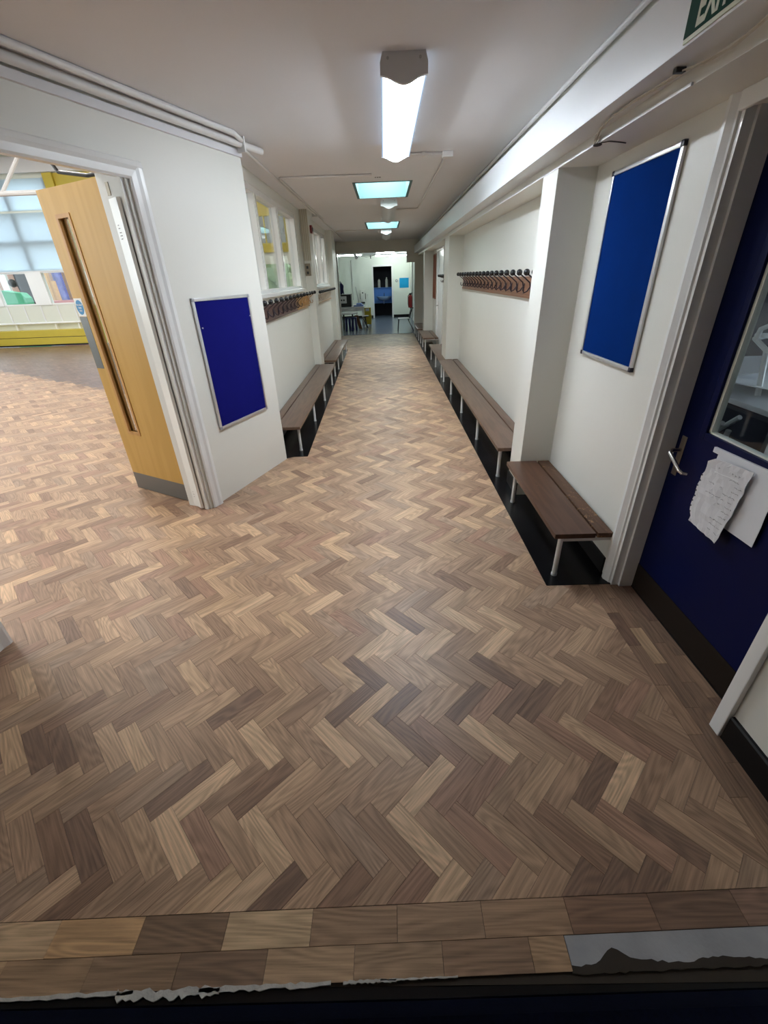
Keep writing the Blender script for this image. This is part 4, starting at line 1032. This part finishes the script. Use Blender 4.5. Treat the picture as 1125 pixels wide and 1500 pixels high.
for x in (-0.66, -0.52):
    for y in (16.28, 16.5):
        MB().cyl((x - 0.012, y, 0.027), (x + 0.012, y, 0.027), 0.026, 12).cyl((x, y, 0.027), (x, y, 0.055), 0.010, 8).build('castor', MT['grey_pl'], t)
# small chair at the right of the opening
t = thing('chair', 'small chair with black back just inside the far room', 'chair', (0.6, 14.35, 0))
MB().box(0.405, 0.76, 14.17, 14.55, 0.345, 0.362, 0.006).build('seat', MT['grey_pl'], t)
bk = MB(); bk.prism([(0.755, 0.40), (0.772, 0.40), (0.835, 0.62), (0.815, 0.62)], 14.18, 14.54, T=lambda x, z, y: (x, y, z)); bk.build('backrest', MT['dark'], t)
for y in (14.19, 14.53):
    MB().tube([(0.40, y, 0.0), (0.43, y, 0.345)], 0.011, 8).build('leg', MT['dark'], t)
    MB().tube([(0.88, y, 0.0), (0.72, y, 0.30), (0.745, y, 0.37), (0.81, y, 0.60)], 0.012, 8).build('leg', MT['dark'], t)
# extinguisher and radiator on the right wall of the far room
t = thing('fire_extinguisher', 'red fire extinguisher standing on a bracket by the right wall', 'extinguisher', (0.93, 17.5, 0.48))
MB().lathe([(0.065, 0.0), (0.075, 0.01), (0.075, 0.34), (0.06, 0.39), (0.03, 0.415)], (0.945, 17.3, 0.47), 18).build('cylinder', MT['red'], t, True)
MB().box(0.90, 0.99, 17.27, 17.33, 0.885, 0.94).tube([(0.945, 17.3, 0.93), (1.03, 17.28, 0.95)], 0.012, 8).build('valve', MT['dark'], t)
MB().tube([(0.90, 17.28, 0.90), (0.862, 17.25, 0.86), (0.86, 17.25, 0.60), (0.875, 17.26, 0.52)], 0.012, 8).build('hose', MT['dark'], t, True)
MB().box(0.93, 1.0695, 17.26, 17.34, 0.44, 0.47).build('bracket', MT['dark'], t)
t = thing('radiator', 'white radiator along the right wall of the far room', 'radiator', (1.04, 15.6, 0.1))
for k in range(12):
    MB().box(1.01, 1.06, 14.6 + k * 0.16, 14.73 + k * 0.16, 0.12, 0.70, 0.01).build('column', MT['white'], t)
MB().box(1.02, 1.05, 14.6, 16.5, 0.14, 0.17).box(1.02, 1.05, 14.6, 16.5, 0.65, 0.68).box(1.06, 1.0699, 15.0, 15.04, 0.3, 0.6).box(1.06, 1.0699, 16.0, 16.04, 0.3, 0.6).build('header_pipe', MT['white'], t)
tag(MB().tube([(1.05, 17.9, 0.02), (1.05, 17.9, 2.234)], 0.018, 8).build('riser_pipe', MT['grey_pl'], None, True), 'grey vertical pipe in the right corner of the far room', 'pipe')

# ================================================================== HALL
YH = 14.0; HZ = 4.6
struct(MB().box(-13.0, -1.30, -2.6, YH + 0.2, HZ, HZ + 0.12).build('ceiling_hall', MT['hall_ceil']))
# far hall wall: low panels, low windows, blinds; yellow bay on the right
fw_ = MB()
fw_.box(-13.0, -8.78, YH, YH + 0.15, 0, 1.10).box(-13.0, -8.78, YH, YH + 0.15, 1.95, 2.02).box(-13.0, -8.78, YH, YH + 0.15, 3.32, 3.40).box(-13.0, -8.78, YH, YH + 0.15, 4.05, HZ)
fw_.box(-8.78, -1.4, YH, YH + 0.15, 0, 1.26).box(-8.78, -1.4, YH, YH + 0.15, 4.15, HZ).box(-8.78, -1.4, YH, YH + 0.15, 1.92, 2.2)
wall_h = struct(fw_.build('wall_hall', MT['hall_wall']))
MB().box(-8.80, -8.55, YH - 0.10, YH + 0.15, 0, 4.15).box(-8.55, -1.4, YH - 0.03, YH + 0.15, 3.05, 4.15).box(-8.55, -1.4, YH - 0.05, YH + 0.15, 2.2, 2.42).build('yellow_framing', MT['yellow'], wall_h)
MB().box(-13.0, -1.4, YH - 0.16, YH - 0.10, 4.16, 4.48).build('white_beam', MT['white'], wall_h)
for k in range(8):
    x = -12.7 + k * 0.5
    MB().box(x - 0.015, x + 0.015, YH - 0.012, YH - 0.0005, 0.62, 1.08).build('panel_rib', MT['white'], wall_h)
hw = sempty('window_3', (-10.6, YH, 1.1)); hw['label'] = 'hall windows with pale blinds drawn, seen through the oak doorway'
xs_ = [-12.75, -11.80, -10.90, -9.95, -9.0]
for a in (-12.98, -11.86, -10.99, -10.08, -9.12):
    pass
ed = [(-12.9, -12.0), (-11.65, -10.92), (-10.95 + 0.0, -10.27), (-9.83, -9.02)]
ed = [(-12.70, -11.72), (-11.25, -10.28), (-9.82, -8.84)]
prev = -13.0
for a, b_ in ed:
    MB().box(prev, a, YH - 0.03, YH + 0.10, 1.10, 1.95).build('mullion', MT['gloss'], hw); prev = b_
    MB().box(a, b_, YH + 0.02, YH + 0.028, 1.10, 1.95).build('pane', MT['glass'], hw)
    MB().box(a, b_, YH - 0.01, YH + 0.06, 1.10, 1.14).box(a, b_, YH - 0.01, YH + 0.06, 1.915, 1.95).build('casement_rail', MT['gloss'], hw)
for (a, b_) in ((-12.95, -11.70), (-11.66, -10.40), (-10.36, -8.82)):
    pass
for x in (-12.3, -11.15, -10.02, -8.86):
    MB().box(x - 0.06, x + 0.06, YH + 0.02, YH + 0.10, 2.02, 3.32).box(x - 0.06, x + 0.06, YH + 0.02, YH + 0.10, 3.40, 4.05).build('mullion', MT['dark_cap'], hw)
MB().box(-13.0, -8.78, YH + 0.03, YH + 0.10, 2.62, 2.72).build('transom', MT['dark_cap'], hw)
MB().box(-13.0, -8.80, YH - 0.025, YH - 0.022, 1.97, 3.33).build('blind', MT['blind'], hw)
MB().box(-13.0, -8.80, YH - 0.025, YH - 0.022, 3.38, 4.06).build('blind', MT['blind'], hw)
MB().box(-13.0, -8.80, YH - 0.04, YH - 0.012, 1.95, 1.975).build('blind_bar', MT['white'], hw)
# clerestory in the yellow bay
hw2 = sempty('window_4', (-5.0, YH, 2.4)); hw2['label'] = 'yellow framed hall glazing seen through the corridor windows'
for k in range(38):
    x = -8.55 + k * 0.19
    MB().box(x - 0.014, x + 0.014, YH - 0.02, YH + 0.06, 2.42, 3.05).build('glazing_bar', MT['yellow'], hw2)
MB().box(-8.55, -1.4, YH + 0.02, YH + 0.026, 2.42, 3.05).build('pane', MT['glass'], hw2)
for k in range(8):
    x = -8.5 + k * 1.0
    MB().box(x - 0.05, x + 0.05, YH - 0.02, YH + 0.08, 1.26, 1.92).build('mullion', MT['gloss'], hw2)
MB().box(-8.55, -1.4, YH + 0.02, YH + 0.026, 1.26, 1.92).build('pane', MT['glass'], hw2)
# hall side wall with tall windows (lights the hall)
fw_ = MB(); fw_.box(-13.12, -13.0, -2.6, YH + 0.15, 0, 1.1).box(-13.12, -13.0, -2.6, YH + 0.15, 3.9, HZ)
for k in range(7): fw_.box(-13.12, -13.0, -2.6 + k * 2.7, -2.45 + k * 2.7, 1.1, 3.9)
struct(fw_.build('wall_hall_left', MT['hall_wall']))
struct(MB().box(-13.0, -3.6, -2.72, -2.6, -0.16, HZ).build('wall_hall_front', MT['hall_wall']))
struct(MB().box(-3.62, 1.4, -2.72, -2.6, -0.26, ZC).build('wall_front', MT['wall']))
# yellow convector along the hall wall
t = thing('heater', 'long yellow convector heater along the far hall wall', 'heater', (-10.8, 13.85, 0))
MB().box(-12.95, -8.82, 13.70, 13.985, 0.05, 0.235, 0.006).build('lower_casing', MT['yellow'], t)
MB().box(-12.95, -8.82, 13.72, 13.985, 0.25, 0.44, 0.006).build('upper_casing', MT['yellow'], t)
MB().box(-12.94, -8.83, 13.75, 13.98, 0.0, 0.05).box(-12.94, -8.83, 13.75, 13.98, 0.235, 0.25).build('plinth', MT['dark'], t)
t = thing('heating_pipe', 'cream pipe run above the yellow heater', 'pipe', (-10.6, 13.9, 0.5))
MB().tube([(-12.9, 13.93, 0.62), (-10.4, 13.93, 0.62), (-8.85, 13.93, 0.62)], 0.03, 10).build('pipe', MT['white'], t, True)
for x in (-12.3, -11.1, -9.9, -9.2):
    MB().box(x - 0.02, x + 0.02, 13.92, 13.995, 0.44, 0.62).build('bracket', MT['white'], t)
# fill lamps added out of view to brighten the hall
for i, (x, y, lb) in enumerate(((-4.2, 2.5, 'front right'), (-4.2, 6.5, 'middle right'), (-4.2, 10.8, 'rear right'), (-8.6, 2.5, 'front left'), (-8.6, 6.5, 'middle left'), (-8.6, 10.8, 'rear left'))):
    t = thing('hall_fill_lamp', 'added fill lamp on the hall ceiling, ' + lb + ' of the six', 'ceiling lamp', (x, y, HZ), 'added hall fill lamps')
    MB().box(x - 0.32, x + 0.32, y - 0.92, y + 0.92, HZ - 0.05, HZ - 0.001).build('tray', MT['white'], t)
    MB().box(x - 0.30, x + 0.30, y - 0.90, y + 0.90, HZ - 0.06, HZ - 0.051).build('panel', MT['hall_fill'], t)
# roof truss
t = thing('roof_truss', 'white steel roof truss crossing the hall behind the doorway', 'truss', (-7.0, 9.0, 2.95))
MB().tube([(-12.95, 9.0, 2.955), (-5.0, 9.0, 2.955)], 0.038, 8).build('bottom_chord', MT['white'], t)
MB().tube([(-12.95, 9.0, 3.95), (-3.2, 9.0, 3.95)], 0.038, 8).build('top_chord', MT['white'], t)
x = -12.6; up = True
pts = []
while x < -4.4:
    x2 = x + 1.02
    MB().tube([(x, 9.0, 2.955 if up else 3.95), (x2, 9.0, 3.95 if up else 2.955)], 0.028, 8).build('diagonal', MT['white'], t)
    x = x2; up = not up
for x in (-3.3, -12.9):
    MB().tube([(x, 9.0, 3.95), (x, 9.0, HZ)], 0.03, 8).build('hanger', MT['white'], t)
# outside the hall windows
struct(MB().box(-30, 6, YH + 0.3, 40, -0.5, -0.3).box(-40, -13.2, -6, 14.3, -0.5, -0.3).build('ground', MT['asphalt']))
tag(MB().box(-19, -6.5, 18.4, 18.6, -0.3, 2.7).build('garden_wall', MT['brick']), 'brown brick wall outside the hall windows', 'wall')
tag(MB().box(-11.66, -11.36, 17.15, 17.2, 0.95, 2.4).box(-11.66, -11.62, 17.12, 17.15, -0.3, 2.4).build('mural_panel', MT['mural']), 'blue patterned panel outside the second hall window', 'panel')
tag(MB().box(-11.90, -11.74, 16.95, 17.10, -0.3, 2.4).build('timber_post', MT['post_o']), 'orange timber post outside the second hall window, left of the blue panel', 'post')
tag(MB().box(-11.42, -11.32, 16.60, 16.70, -0.3, 1.75).build('timber_post', MT['post_o']), 'shorter orange timber post outside the second hall window, in front of the blue panel', 'post')
tag(MB().box(-11.45, -10.4, 16.2, 16.45, -0.3, 1.16).build('play_bench', MT['pink']), 'pink bench outside the second hall window', 'bench')
tag(MB().box(-13.62, -13.38, 17.2, 17.3, -0.3, 2.6).build('pale_board', MT['hall_wall']), 'pale upright board outside the first hall window', 'board')
tk = MB().tube([(-12.72, 17.0, -0.3), (-12.66, 17.0, 1.15), (-12.62, 17.0, 1.6), (-12.58, 17.0, 2.6)], [0.16, 0.17, 0.25, 0.28], 12).ball((-12.98, 16.9, 1.73), 0.13, 10).tube([(-12.95, 16.95, 1.70), (-12.6, 17.0, 1.66)], 0.07, 8)
tag(tk.build('tree_trunk', MT['bark'], None, True), 'black tree trunk outside the first hall window', 'tree')
tp = MB().prism([(-12.45, -0.3), (-11.58, -0.3), (-11.60, 1.28), (-11.72, 1.43), (-12.0, 1.46), (-12.30, 1.52), (-12.45, 1.45)], 15.4, 15.7, T=lambda x, z, y: (x, y, z))
tag(tp.build('green_cover', MT['tarp']), 'green cover draped outside the first hall window', 'cover')
tag(MB().box(-9.5, 3.0, 24.0, 24.4, -0.3, 9.0).build('school_block', MT['grey_brown']), 'grey brown building outside the yellow framed glazing', 'building')
hg = MB(); random.seed(17)
for k in range(48):
    hg.ball((-8.3 + k * 0.12 + random.uniform(-0.1, 0.1), 15.1 + random.uniform(-0.2, 0.2), 1.1 + random.uniform(-0.5, 0.85)), random.uniform(0.25, 0.42), 8)
hg.box(-8.4, -2.4, 15.0, 15.2, -0.3, 1.4)
tag(hg.build('hedge', MT['leaf']), 'pale green hedge outside the hall, behind the lower panes', 'hedge')

# ================================================================== STORE ROOM BEHIND THE BLUE DOOR
w = MB(); sx1, sy0, sy1 = 4.2, -0.4, 3.4
w.box(sx1, sx1 + 0.1, sy0, sy1, 0, 1.0).box(sx1, sx1 + 0.1, sy0, sy1, 2.35, 2.6).box(sx1, sx1 + 0.1, sy0, 0.0, 1.0, 2.35).box(sx1, sx1 + 0.1, 3.2, sy1, 1.0, 2.35)  # unseen window opening added in this wall to light the store
w.box(1.30, sx1, sy0 - 0.1, sy0, 0, 2.6).box(1.30, sx1, sy1, sy1 + 0.1, 0, 2.6)
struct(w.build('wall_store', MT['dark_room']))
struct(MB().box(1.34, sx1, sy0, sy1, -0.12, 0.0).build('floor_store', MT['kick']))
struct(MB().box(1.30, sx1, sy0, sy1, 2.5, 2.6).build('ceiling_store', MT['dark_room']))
t = thing('store_table', 'pale table piled with papers behind the door glass', 'table', (2.3, 2.2, 0))
MB().box(1.70, 3.0, 1.2, 3.2, 0.89, 0.915, 0.004).build('table_top', MT['card'], t)
for x, y in ((1.78, 1.25), (1.78, 3.15), (2.95, 1.25), (2.95, 3.15)):
    MB().box(x - 0.02, x + 0.02, y - 0.02, y + 0.02, 0, 0.89).build('leg', MT['white_metal'], t)
random.seed(31)
for k, (x, y, z, rz, tilt, lb) in enumerate(((1.92, 2.26, 0.945, 0.3, 0.12, 'loose white sheet nearest the door glass on the store table'), (2.10, 2.62, 0.955, -0.4, -0.16, 'tilted white sheet lying behind the nearest one on the store table'), (2.35, 2.10, 0.95, 0.9, 0.14, 'white sheet farthest right on the store table'))):
    R_ = Matrix.Rotation(rz, 3, 'Z') @ Matrix.Rotation(tilt, 3, 'Y')
    T_ = lambda a, b_, c, x=x, y=y, z=z, R_=R_: tuple(Vector((x, y, z)) + R_ @ Vector((a, b_, c)))
    o = MB().box(-0.16, 0.16, -0.19, 0.19, 0, 0.003, T=T_).build('paper_sheet', MT['card'])
    tag(o, lb, 'paper')
t = thing('metal_chair', 'white tubular chair standing on the papers behind the door glass', 'chair', (1.9, 2.1, 0.93))
for dy in (0.0, 0.36):
    MB().tube([(1.85, 2.14 - dy, 0.9155), (1.86, 2.20 - dy, 1.12), (1.88, 2.32 - dy, 1.16), (2.10, 2.40 - dy, 1.18)], 0.013, 8).build('frame_tube', MT['white_metal'], t, True)
MB().tube([(1.86, 2.20, 1.12), (1.86, 1.84, 1.12)], 0.013, 8).build('cross_tube', MT['white_metal'], t, True)
MB().tube([(1.87, 2.30, 1.16), (1.86, 2.28, 1.21), (1.86, 2.20, 1.245), (1.86, 1.92, 1.25)], 0.012, 8).build('back_tube', MT['white_metal'], t, True)
MB().box(1.90, 2.16, 1.98, 2.36, 1.165, 1.18, 0.004).build('seat', MT['card'], t)
t = thing('folded_chair', 'grey folded tubular chair low behind the door glass', 'chair', (1.62, 1.95, 0))
MB().tube([(1.60, 2.55, 0.0), (1.60, 2.06, 0.74), (1.60, 1.90, 0.885)], 0.012, 8).build('frame_tube', MT['white_metal'], t)
MB().tube([(1.63, 1.93, 0.0), (1.63, 1.985, 0.72), (1.63, 1.97, 0.80)], 0.012, 8).build('frame_tube', MT['white_metal'], t)
MB().tube([(1.58, 2.35, 0.45), (1.58, 2.02, 0.80), (1.58, 1.96, 0.84)], 0.012, 8).build('frame_tube', MT['white_metal'], t)
t = thing('shelf_unit', 'pale shelves with papers on the store room wall', 'shelves', (2.6, 3.3, 1.0))
for z in (1.34, 1.66, 1.98):
    MB().box(1.6, 3.4, 3.05, 3.39, z, z + 0.02).build('shelf', MT['card'], t)
for x in (1.6, 3.4):
    MB().box(x - 0.02, x + 0.02, 3.05, 3.39, 0.0, 2.2).build('upright', MT['card'], t)
